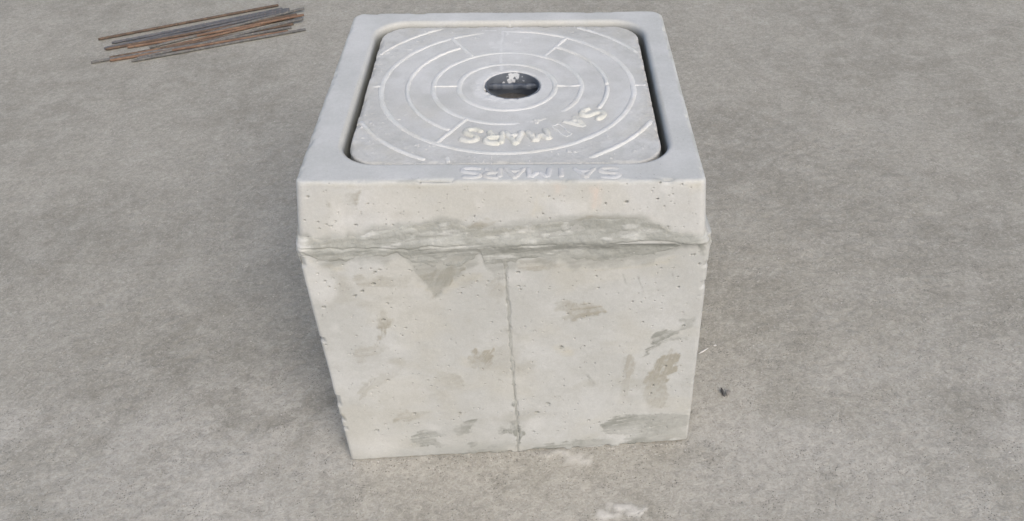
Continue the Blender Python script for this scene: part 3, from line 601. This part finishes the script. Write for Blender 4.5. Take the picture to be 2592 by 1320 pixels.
# ---------------------------------------------------------------- cover
cover = empty("concrete_cover", (0, 0, 0))
tag(cover, "grey square concrete cover with raised rings, lettering and a centre hole", "cover")
cover.matrix_world = LIDM

def lid_h(x, y):
    r = np.hypot(x, y)
    dish = -.0006 * sstep(.20, .05, r)
    rough = sstep(.17, .24, r)
    return dish + (fbm(x, y, .09, 3, 100) - .5) * .0012 + (fbm(x, y, .012, 3, 101) - .5) * (.0003 + .0005 * rough) \
        + (fbm(x, y, .004, 2, 102) - .5) * (.0001 + .0005 * rough)

def build_lid():
    NFa, NSa, NCa = 330, 300, 26
    o, n = frame_outline(NFa, NSa, NCa, (-.2255, .2255), -.2290, .2225, (.052, .052))
    nu = len(o); th = np.arctan2(o[:, 1], o[:, 0])
    rh = .0445 + (fbm(th * .05, th * 0, .012, 3, 110) - .5) * .0016
    rh = rh + .003 * sstep(.66, .8, fbm(th * .05 + 3, th * 0, .016, 3, 112))
    hc = np.c_[np.cos(th) * rh + .009 * 0 + .0085, np.sin(th) * rh + .0045]
    P = []; kd = []
    def add(xy, z, k): P.append(np.c_[xy, np.full(nu, z) if np.isscalar(z) else z]); kd.append(k)
    # underside -> hole wall -> top -> outer side
    add(o - n * .006, -.034, 0); add(hc + (hc - np.array([.0085, .0045])) * .05, -.034, 0)
    for z in np.linspace(-.030, -.004, 6): add(hc, z, 1)
    for t in np.linspace(0, math.pi / 2, 5)[1:]:
        q = .003; c = np.array([.0085, .0045]); dr = (hc - c) / np.linalg.norm(hc - c, axis=1)[:, None]
        add(hc + dr * q * (1 - math.cos(t)), -q + q * math.sin(t), 2)
    a = P[-1][:, :2]; R = .0035; b = o - n * R
    for t in np.linspace(0, 1, 150)[1:]: add(a + (b - a) * t, 0.0, 2)
    for t in np.linspace(0, math.pi / 2, 7)[1:]: add(o - n * R * (1 - math.sin(t)), -R * (1 - math.cos(t)), 2)
    for z in np.linspace(-.006, -.034, 8): add(o + n * z * .04, z, 3)
    P = np.array(P).transpose(1, 0, 2); kd = np.array(kd)[None, :]; nv = P.shape[1]
    x, y = P[:, :, 0], P[:, :, 1]; r = np.hypot(x, y)
    h = lid_h(x, y)
    ed = sstep(.030, .0, np.abs(r - .048))
    h += (kd == 2) * ((fbm(x, y, .008, 3, 115) - .5) * .0022 * sstep(.056, .047, r))
    outer = np.minimum(.2255 - np.abs(x), np.minimum(.2225 - y, y + .2290))
    h -= sstep(.008, .001, outer) * .0030 * sstep(.45, .75, fbm(x, y, .02, 4, 116))
    crumbs = sstep(.80, .88, fbm(x, y, .006, 2, 117)) * (sstep(.16, .21, r) * .8 + .2 * (y < -.08))
    h += crumbs * .0012
    P[:, :, 2] += np.where(kd >= 2, h, 0) * (kd == 2)
    # the sides carry the rim's height so that no gap opens
    grain = sstep(.19, .235, r)
    white = .42 * sstep(.52, .75, fbm(x, y, .06, 5, 120)) * sstep(.23, .15, r)
    white = np.maximum(white, crumbs * .6)
    white = np.maximum(white, .7 * sstep(.012, .001, np.abs(r - .047) - .002 + (fbm(x, y, .01, 3, 121) - .5) * .012))
    sx = x + .012 + (fbm(y, x * 0, .05, 3, 122) - .5) * .006
    stk = np.exp(-(sx / .0035) ** 2) * sstep(.045, .06, y) * sstep(.215, .16, y) * (.4 + fbm(x, y, .01, 3, 123) * .7)
    wide = np.exp(-((x + .01) / .05) ** 2) * np.exp(-((y - .135) / .05) ** 2) * .55 * sstep(.35, .6, fbm(x * .4, y, .03, 4, 124))
    white = np.clip(np.maximum(np.maximum(white, stk), wide), 0, 1)
    # chalky remains of worn lettering near the far edge
    for (cx, cy, w, hh) in ((-.035, .205, .012, .002), (-.012, .196, .002, .010), (-.003, .196, .002, .010), (-.03, .155, .004, .005), (-.016, .156, .004, .006), (-.004, .153, .004, .005), (-.02, .138, .010, .0015), (.012, .158, .004, .004), (.035, .2, .01, .0015), (.03, .175, .006, .0015), (.02, .165, .0015, .008)):
        q = np.maximum(np.abs(x - cx) / w, np.abs(y - cy) / hh) + (fbm(x, y, .006, 3, 130) - .5) * 1.4
        white = np.maximum(white, .65 * sstep(1.15, .8, q))
    olive = grain * .16 * sstep(.4, .65, fbm(x, y, .03, 4, 125))
    grey = grain * .14 * sstep(.5, .7, fbm(x, y, .008, 4, 126)) + .12 * sstep(.45, .7, fbm(x, y, .05, 4, 127))
    yel = .25 * grain * sstep(.5, .7, fbm(x, y, .05, 4, 128))
    yel = np.maximum(yel, .25 * np.exp(-((r - .155) / .035) ** 2) * sstep(.0, -.1, y) * sstep(.4, .6, fbm(x, y, .04, 3, 129)))
    st = stain_shade_attr([grey, olive, yel, 0 * x])
    f = grid_faces(nu, nv, wrap_u=True, wrap_v=True, flip=True)
    return make_obj("slab", P, f, M_LID, cover, {'stain': ('FLOAT_COLOR', st), 'white': ('FLOAT', white)})
slab = build_lid()

def rib(path, w, h, name, mat, seed, parent=None, wear=None, hb=None, closed=False, stain=None, merge=None, base=None, zb=0.0):
    """a low rounded rib of cast concrete along a path (N,2); wear(t) in 0..1 sinks it into the slab"""
    path = np.asarray(path, float); n = len(path)
    T = np.roll(path, -1, 0) - np.roll(path, 1, 0) if closed else np.gradient(path, axis=0)
    T /= np.linalg.norm(T, axis=1)[:, None] + 1e-12; Nn = np.c_[-T[:, 1], T[:, 0]]
    cs = np.array([-1.35, -1.1, -.88, -.6, 0, .6, .88, 1.1, 1.35]); ch = np.array([-.9, -.05, .45, .90, 1, .90, .45, -.05, -.9])
    ts = np.linspace(0, 1, n)
    wr = wear(ts) if wear is not None else np.zeros(n)
    wd = w / 2 * (.88 + .3 * fbm(path[:, 0], path[:, 1], .012, 3, seed))
    if not closed:
        L = np.concatenate([[0], np.cumsum(np.linalg.norm(np.diff(path, axis=0), axis=1))]); e = np.minimum(L, L[-1] - L)
        cap = np.sqrt(np.clip(1 - (1 - np.clip(e / (w * .55), 0, 1)) ** 2, 0.02, 1)); wd = wd * cap
    else: cap = np.ones(n)
    C = path[:, None, :] + Nn[:, None, :] * (cs[None, :] * wd[:, None])[:, :, None]
    gx, gy = C[:, :, 0], C[:, :, 1]
    hh = h * (.78 + .5 * fbm(gx, gy, .010, 3, seed + 1)) * (1 - wr[:, None]) + (fbm(gx, gy, .0035, 3, seed + 2) - .5) * h * .42
    z = (hh * cap[:, None]) * ch[None, :] + np.where(ch[None, :] < 0, ch[None, :] * .0012, 0) - wr[:, None] * .0010
    z = z + (base(gx, gy) if base else 0) + zb
    V = np.stack([gx, gy, z], -1)
    f = grid_faces(n, len(cs), wrap_u=closed)
    return V.reshape(-1, 3), f

def add_ribs(parts, name, mat, parent):
    vs, fs, k = [], [], 0
    for v, f in parts: vs.append(v); fs.append(f + k); k += len(v)
    V, F = np.concatenate(vs), np.concatenate(fs)
    n = len(V); st = np.zeros((n, 4))
    st[:, 2] = .25 * sstep(.5, .7, fbm(V[:, 0], V[:, 1], .05, 3, 140))
    wh = .35 * sstep(.5, .7, fbm(V[:, 0], V[:, 1], .03, 3, 141))
    return make_obj(name, V, F, mat, parent, {'stain': ('FLOAT_COLOR', st), 'white': ('FLOAT', wh)})

def arc(r, a0, a1, step=.0018):
    n = max(8, int(abs(math.radians(a1 - a0)) * r / step)); t = np.radians(np.linspace(a0, a1, n)); return np.c_[r * np.cos(t), r * np.sin(t)]
def gauss_wear(*items):
    def f(t):
        s = np.zeros_like(t)
        for c, w, k in items: s = np.maximum(s, k * np.exp(-((t - c) / w) ** 2))
        return s
    return f
R1, R2_, R3, R4, R5 = .0769, .1187, .1596, .2013, .2455
def ring(r, wear, seed, w, h):
    p = arc(r, 0, 360)[:-1]; p = p + np.c_[fbm(p[:, 0], p[:, 1], .03, 3, seed) - .5, fbm(p[:, 0], p[:, 1], .03, 3, seed + 5) - .5] * .0016
    add_ribs([rib(p, w, h, "", None, seed, wear=wear, closed=True, base=lid_h)], "raised_ring", M_RIB, cover)
ring(R1, gauss_wear((.25, .06, .25)), 200, .0080, .0012)
ring(R2_, gauss_wear((.86, .035, .75), (.79, .03, .55), (.23, .05, .4)), 210, .0076, .0012)
ring(R4, gauss_wear((.27, .028, .7), (.0, .02, .3)), 230, .0080, .0012)
def bar(pts, name="raised_bar", w=.0062, h=.0019, wear=None, seed=300):
    pts = np.array(pts, float); seg = np.linalg.norm(pts[1] - pts[0]); n = max(8, int(seg / .0016))
    p = pts[0] + (pts[1] - pts[0]) * np.linspace(0, 1, n)[:, None]
    add_ribs([rib(p, w, h, "", None, seed, wear=wear, base=lid_h)], name, M_RIB, cover)
def pol(r, a): return (r * math.cos(math.radians(a)), r * math.sin(math.radians(a)))
add_ribs([rib(arc(R3, 121, 239.5), .0066, .0020, "", None, 240, base=lid_h)], "raised_ring", M_RIB, cover)
add_ribs([rib(arc(R3, 332, 360 + 60), .0070, .0021, "", None, 250, wear=gauss_wear((.32, .012, 1.0)), base=lid_h)], "raised_ring", M_RIB, cover)
for i, (a0, a1) in enumerate(((27, 61), (118.5, 153), (206, 243), (299, 333))):
    add_ribs([rib(arc(R5, a0, a1), .0062 if i < 2 else .0074, .0016 if i < 2 else .0022, "", None, 260 + i * 9, wear=gauss_wear((.0, .05, .6)), base=lid_h)], "raised_arc", M_RIB, cover)
for i, (a, r0, r1, wr) in enumerate(((180, R1, R2_, None), (0, R1, R2_, gauss_wear((.5, .15, .6))), (120, R2_, R4, None), (60, R2_, R4, gauss_wear((.2, .3, .5))),
                                     (240, R2_, R4, None), (180, R4, .2165, gauss_wear((.8, .3, .5))), (0, R4, .2215, gauss_wear((.6, .4, .6))), (292, R2_ - .004, R2_ + .010, gauss_wear((.5, .2, .3))))):
    bar((pol(r0, a), pol(r1, a)), wear=wr, seed=300 + i * 5, w=.0048 if a in (0, 180) else .0066)
bar(((-.081, -.210), (-.079, -.226)), wear=gauss_wear((.5, .3, .45)), seed=350)

# lettering: each letter its own cast relief, written to be read from the far side
S_ = [(.90, .80), (.78, .95), (.50, 1.0), (.22, .95), (.08, .78), (.18, .60), (.50, .50), (.82, .40), (.92, .22), (.78, .05), (.48, 0), (.20, .05), (.06, .20)]
GL = {'S': [S_], 'A': [[(0, 0), (.25, .5), (.5, 1.0), (.75, .5), (1, 0)], [(.20, .36), (.80, .36)]], 'I': [[(.5, 0), (.5, 1)]],
      'M': [[(.0, 0), (.05, .5), (.1, 1.0)], [(.1, 1), (.5, .42)], [(.5, .42), (.9, 1)], [(.9, 1.0), (.95, .5), (1.0, 0)]],
      'R': [[(.1, 0), (.1, .5), (.1, 1.0)], [(.1, 1), (.55, 1), (.85, .92), (.93, .75), (.80, .58), (.5, .50), (.1, .50)], [(.5, .5), (.72, .25), (.95, 0)]]}
def resample(pts, step):
    P = np.array(pts, float)
    if len(P) > 5:                                    # Catmull-Rom for the curved strokes
        Q = np.vstack([2 * P[0] - P[1], P, 2 * P[-1] - P[-2]]); out = []
        for i in range(1, len(Q) - 2):
            for t in np.linspace(0, 1, 10, endpoint=False):
                a, b, c, d = Q[i - 1], Q[i], Q[i + 1], Q[i + 2]
                out.append(.5 * ((2 * b) + (-a + c) * t + (2 * a - 5 * b + 4 * c - d) * t * t + (-a + 3 * b - 3 * c + d) * t ** 3))
        P = np.array(out + [P[-1]])
    L = np.concatenate([[0], np.cumsum(np.linalg.norm(np.diff(P, axis=0), axis=1))]); n = max(6, int(L[-1] / step)); q = np.linspace(0, L[-1], n)
    return np.c_[np.interp(q, L, P[:, 0]), np.interp(q, L, P[:, 1])]
def letter(ch, c, up_deg, w, h, stroke, relief, mat, parent, base, seed, worn=0.0, label=None, zb=0.0, local_wear=None):
    u = np.array([math.cos(math.radians(up_deg)), math.sin(math.radians(up_deg))]); rgt = np.array([u[1], -u[0]])
    parts = []
    for k, st in enumerate(GL[ch]):
        P = np.array(st, float) - .5
        P = P[:, :1] * w * rgt + P[:, 1:] * h * u + np.array(c)
        P = resample(P, .0011); P += np.c_[fbm(P[:, 0], P[:, 1], .02, 2, seed + 40) - .5, fbm(P[:, 0], P[:, 1], .02, 2, seed + 41) - .5] * .0022
        wr = (lambda t, k=k: worn * (.35 + .9 * vnoise(t * 4 + k * 3.3, t * 0, seed + 3))) if worn else None
        parts.append(rib(P, stroke, relief * (1 + .06 * k), "", None, seed + 17 * k, wear=wr, base=base, zb=zb))
    o = add_ribs(parts, "letter", mat, parent)
    if label: o['label'] = label
for i, (ch, c, w, wn) in enumerate((('S', (.1315, -.0915), .026, .12), ('A', (.1055, -.1145), .024, .5), ('M', (.0500, -.1525), .027, .0),
                                    ('A', (.0142, -.1590), .025, .0), ('R', (-.0155, -.1585), .026, .0), ('S', (-.0500, -.1515), .027, .05))):
    letter(ch, c, math.degrees(math.atan2(c[1], c[0])), w, .0335, .0098, .0036, M_LETTER, cover, lid_h, 400 + i * 31, wn,
           f"raised cream letter {ch}" + (" worn and smeared" if wn > .3 else ""))
# the worn letter I, of which only the outline stands, against a radial bar
ci, ui = np.array((.0843, -.1390)), np.array(pol(1, 301.5)); ri = np.array([ui[1], -ui[0]])
q = [ci + ri * a * .0062 + ui * b * .0185 for a, b in ((-1, -1), (1, -1), (1, 1), (-1, .9))]
parts = []
for k in range(4):
    a, b = q[k], q[(k + 1) % 4]; n = max(8, int(np.linalg.norm(b - a) / .0012)); p = a + (b - a) * np.linspace(0, 1, n)[:, None]
    p += np.c_[fbm(p[:, 0], p[:, 1], .01, 2, 77 + k) - .5, fbm(p[:, 1], p[:, 0], .01, 2, 79 + k) - .5] * .004
    parts.append(rib(p, .0024, .0011, "", None, 500 + k, base=lid_h, wear=gauss_wear((.7, .2, .3))))
o = add_ribs(parts, "letter", M_RIB, cover); o['label'] = "worn letter I, only its outline left"
zero = lambda x, y: 0 * x
RIMY = -.2632
for i, (ch, x, w, wn) in enumerate((('S', .1456, .029, .42), ('A', .1118, .029, .30), ('I', .0790, .02, .15), ('M', .0487, .029, .02), ('A', .0155, .028, .08), ('R', -.0147, .024, .05), ('S', -.0441, .028, .0))):
    o = letter(ch, (x, RIMY), 270, w, .0245, .0076, .0015, M_LETTER_RIM, frame, zero, 600 + i * 31, wn,
           f"raised grey letter {ch} on the near side of the frame" , zb=ZT)

# centre hole: dark plastic sleeve splashed with cement, and rubble below it
HC = (.0085, .0045)
def sleeve():
    n = NT("sleeve_plastic", rough=.5, spec=.4)
    c = n.mix(n.noise(60, 4, .6), (.085, .095, .115), (.165, .185, .21))
    c = n.mix(n.attr('white').outputs['Fac'], c, (.62, .64, .66)); n.color(c)
    n.bump(n.noise(250, 4), .0006, .8)
    nu, nz = 260, 46; th = np.linspace(0, 2 * np.pi, nu, endpoint=False)[:, None]; z = np.linspace(-.0015, -.0392, nz)[None, :]
    T = th + 0 * z; Zz = z + 0 * th
    r = .0442 + (fbm(T * .044, Zz, .012, 3, 700) - .5) * .0010
    a = np.degrees(T)
    s1 = T * .044
    wv = (fbm(s1, Zz * .6, .011, 5, 705))
    fine = fbm(s1, Zz, .0035, 4, 706)
    def patch(c, w, z0, z1): return sstep(w, w * .3, np.abs(a - c)) * sstep(z0 - .004, z0 + .002, Zz) * sstep(z1 + .002, z1 - .002, Zz)
    core = np.maximum.reduce([patch(88, 20, -.024, -.002), .8 * patch(66, 9, -.016, -.005), .8 * patch(140, 10, -.024, -.012), .7 * patch(108, 12, -.020, -.006)])
    white = sstep(.52, .62, core * .62 + (wv - .5) * .9 + (fine - .5) * .7)
    V = np.stack([HC[0] + r * np.cos(T), HC[1] + r * np.sin(T), Zz], -1)
    f = grid_faces(nu, nz, wrap_u=True)
    o = make_obj("hole_sleeve", V, f, n.m, cover, {'white': ('FLOAT', white)})
    o2 = o.modifiers.new("thickness", 'SOLIDIFY'); o2.thickness = .0016; o2.offset = 1
    # lifting bar cast across the hole
    bx = np.linspace(-.047, .047, 80); prof = [(.0200, -.0102), (.0207, -.0096), (.0262, -.0096), (.0269, -.0103), (.0269, -.0172), (.0262, -.0180), (.0207, -.0180), (.0200, -.0173)]
    V = np.zeros((80, 8, 3)); wh = np.zeros((80, 8))
    for k, (yy, zz) in enumerate(prof):
        V[:, k, 0] = HC[0] + bx; V[:, k, 1] = yy + (fbm(bx, bx * 0 + k, .01, 3, 712) - .5) * .0012; V[:, k, 2] = zz + (fbm(bx, bx * 0 + k * 3, .006, 3, 713) - .5) * .0016
    wh[:] = (.12 * sstep(.55, .7, fbm(bx, bx * 0, .006, 3, 714)))[:, None]
    nb = NT("bar_steel", rough=.6, spec=.35); nb.color(nb.mix(nb.attr('white').outputs['Fac'], nb.mix(nb.noise(160, 4, .6), (.035, .042, .055), (.10, .115, .14)), (.45, .47, .48)))
    nb.bump(nb.noise(300, 4), .0008, .8)
    make_obj("lifting_bar", V, grid_faces(80, 8, wrap_v=True), nb.m, cover, {'white': ('FLOAT', wh)})
    # rubble plug seen at the bottom of the hole
    m2 = NT("damp_rubble"); m2.color(m2.mix(m2.noise(180, 5, .6), (.085, .08, .073), (.17, .162, .15))); m2.bump(m2.noise(220, 4), .002)
    rr = np.linspace(0, .0440, 26)[None, :]; X2, Y2 = HC[0] + rr * np.cos(th), HC[1] + rr * np.sin(th)
    V = np.stack([X2, Y2, -.0388 + (fbm(X2, Y2, .02, 4, 720) - .5) * .003], -1)
    make_obj("rubble_fill", V, grid_faces(nu, 26, wrap_u=True), m2.m, cover)['kind'] = 'stuff'
sleeve()

# ---------------------------------------------------------------- rods at the far left
def steel(name, c0, c1, c2):
    n = NT(name, rough=.75, spec=.35)
    c = n.mix(n.ramp(n.noise(35, 4, .6), .35, .65), c0, c1); c = n.mix(n.ramp(n.noise(140, 4, .7), .5, .7), c, c2)
    n.color(c); n.bump(n.noise(400, 3), .0004, .8); return n.m
MS = [steel("grey_steel", (.10, .10, .098), (.15, .148, .14), (.21, .19, .165)), steel("blue_grey_steel", (.075, .08, .09), (.11, .115, .125), (.15, .125, .11)),
      steel("rusty_steel", (.15, .09, .06), (.21, .135, .09), (.10, .075, .06)), steel("dark_rust_steel", (.085, .062, .048), (.13, .09, .065), (.17, .12, .08))]
RL = [(0, "long grey steel rod topmost among those reaching far to the right"), (1, "short blue grey rod at the back of the bundle, ending farthest left"),
      (1, "blue grey rod lying just below the topmost rod tips, with a stubby end"), (1, "dark blue grey rod pressed under the long top rod"),
      (2, "rust orange rod reaching as far right as the top grey rod"), (3, "dark brown rod ending just short of the rust orange one"),
      (0, "grey brown rod under the rust orange one, with a pale cut end"), (3, "thick looking brown rod with a blunt end in the middle of the bundle"),
      (0, "thin greyish rod ending shortest in the lower half of the bundle"), (0, "dark grey rod lying lowest and apart, its end farthest right"),
      (3, "dark rod stub lying alone above the bundle at the edge of the photo"), (2, "orange brown rod squeezed between the dark brown rods"),
      (2, "orange brown rod beside the lowest dark grey rod")]
def rod(i, a, b, mi, label):
    a, b = Vector(a), Vector(b); avg = Vector((-.93, -.33, 0)).normalized()
    d = (b - a); d.z = 0
    d = (d.normalized() * min(d.length / .09, 1) * .75 + avg * .6).normalized()
    L = .52 + .13 * ((i * 37) % 11) / 11; rad = .0043; n = 90; rg = random.Random(i)
    bend = rg.uniform(-.022, .022); V = []; s = Vector((-d.y, d.x, 0)); ph = rg.uniform(0, 6)
    for k in range(n):
        t = k / (n - 1); c = d * (t * L) + s * (bend * t * t); c.z = -max(0, a.z - rad) * min(1, t * 1.6) + 0
        rr = rad * (1 + (.10 if (k % 3 == 0) else 0)) if 0 < k < n - 1 else rad * .86
        for j in range(10):
            q = j * 2 * math.pi / 10; V.append(c + s * rr * math.cos(q) + Vector((0, 0, rr * math.sin(q))))
    F = [tuple(int(t) for t in f) for f in grid_faces(n, 10, wrap_v=True)] + [tuple(range(10)), tuple(range((n - 1) * 10, n * 10))[::-1]]
    o = make_obj("steel_rod", np.array([tuple(v) for v in V]), F, MS[mi])
    o.location = a
    tag(o, label, "steel rod", "rusty steel rods in a bundle on the floor")
for i, ((a, b), (mi, lab)) in enumerate(zip(RODS, RL)): rod(i, a, b, mi, lab)

# ---------------------------------------------------------------- small bits on the floor
def chip(name, loc, size, rot, mat, label, cat, seed, tilt=0.0, parent=None):
    rg = random.Random(seed); V = []; nseg, nr = 12, 7
    for k in range(nr):
        t = k / (nr - 1); ww = math.sin(math.pi * min(.97, max(.03, t * .9 + .05))) ** .6
        for j in range(nseg):
            q = 2 * math.pi * j / nseg; r = 1 + rg.uniform(-.28, .28)
            V.append(((t - .5) * size[0] + rg.uniform(-.04, .04) * size[0], math.cos(q) * size[1] / 2 * ww * r, math.sin(q) * size[2] / 2 * ww * r))
    F = [tuple(int(t) for t in f) for f in grid_faces(nr, nseg, wrap_v=True)] + [tuple(range(nseg))[::-1], tuple(range((nr - 1) * nseg, nr * nseg))]
    o = make_obj(name, np.array(V), F, mat, smooth=False); o.location = loc; o.rotation_euler = (0, tilt, rot)
    if label: tag(o, label, cat)
    return o
def flat_mat(name, a, b):
    n = NT(name); n.color(n.mix(n.noise(300, 4, .6), a, b)); n.bump(n.noise(500, 3), .0005); return n.m
M_DARK = flat_mat("dark_chip", (.045, .045, .048), (.13, .125, .12)); M_PALE = flat_mat("pale_chip", (.54, .525, .50), (.64, .625, .60)); M_GRIT = flat_mat("grit", (.16, .15, .135), (.34, .32, .29))
s0 = GROUND['shard']; cx, cy = (s0[0][0] + s0[1][0]) / 2, (s0[0][1] + s0[1][1]) / 2
chip("debris_chip", (cx, cy, .004), (.021, .0042, .006), math.radians(97), M_DARK, "small dark splinter lying on the floor to the right of the chamber", "chip", 3)
chip("debris_chip", (cx + .009, cy - .001, .003), (.015, .007, .004), math.radians(75), M_GRIT, "greyish flake beside the dark splinter on the floor", "flake", 8)
v = GROUND['sliver']; a = math.atan2(v[1][1] - v[0][1], v[1][0] - v[0][0])
chip("mortar_sliver", ((v[0][0] + v[1][0]) / 2, (v[0][1] + v[1][1]) / 2, .0012), (.024, .0030, .0018), a, M_PALE, "thin white mortar sliver on the floor beside the chamber's right edge", "sliver", 11)
b = GROUND['bits']
chip("mortar_crumb", (b[0][0], b[0][1], .0012), (.006, .004, .0022), .3, M_PALE, "tiny white crumb on the floor beyond the white sliver", "crumb", 12)

# loose grit: many grains, one object
def grit():
    rg = np.random.RandomState(5); n = 2600
    x = rg.uniform(-.95, .85, n); y = rg.uniform(-.5, 1.3, n); sz = .0006 + .0014 * rg.rand(n) ** 3
    k = 420; x[:k] = rg.uniform(-.30, .285, k); y[:k] = -.301 + (x[:k] + .30) * .0375 - .004 - .03 * rg.rand(k) ** 2.2; sz[:k] = .0006 + .0012 * rg.rand(k) ** 2
    inside = (x > -.31) & (x < .295) & (y > -.303 + (x + .30) * .0375) & (y < .31)
    x, y, sz = x[~inside], y[~inside], sz[~inside]; n = len(x)
    oc = np.array([(1, 0, 0), (0, 1, 0), (-1, 0, 0), (0, -1, 0), (0, 0, 1), (0, 0, -1)], float)
    V = oc[None] * (sz[:, None, None] * (.6 + .6 * rg.rand(n, 6, 1))); V[:, :, 2] *= .7
    V += np.stack([x, y, floor_h(x, y) - .0012 + sz * .35], -1)[:, None, :]
    T = np.array([(0, 1, 4), (1, 2, 4), (2, 3, 4), (3, 0, 4), (1, 0, 5), (2, 1, 5), (3, 2, 5), (0, 3, 5)])
    F = (T[None] + (np.arange(n) * 6)[:, None, None]).reshape(-1, 3)
    col = np.repeat((rg.rand(n) < .45).astype(float), 6)
    m_ = NT("grit_mix"); m_.color(m_.mix(m_.attr('pale').outputs['Fac'], (.20, .19, .17), (.50, .48, .45)))
    o = make_obj("loose_grit", V, F, m_.m, attrs={'pale': ('FLOAT', col)}, smooth=False)
    tag(o, "fine grit and sand grains scattered over the concrete floor", "grit", kind='stuff')
grit()
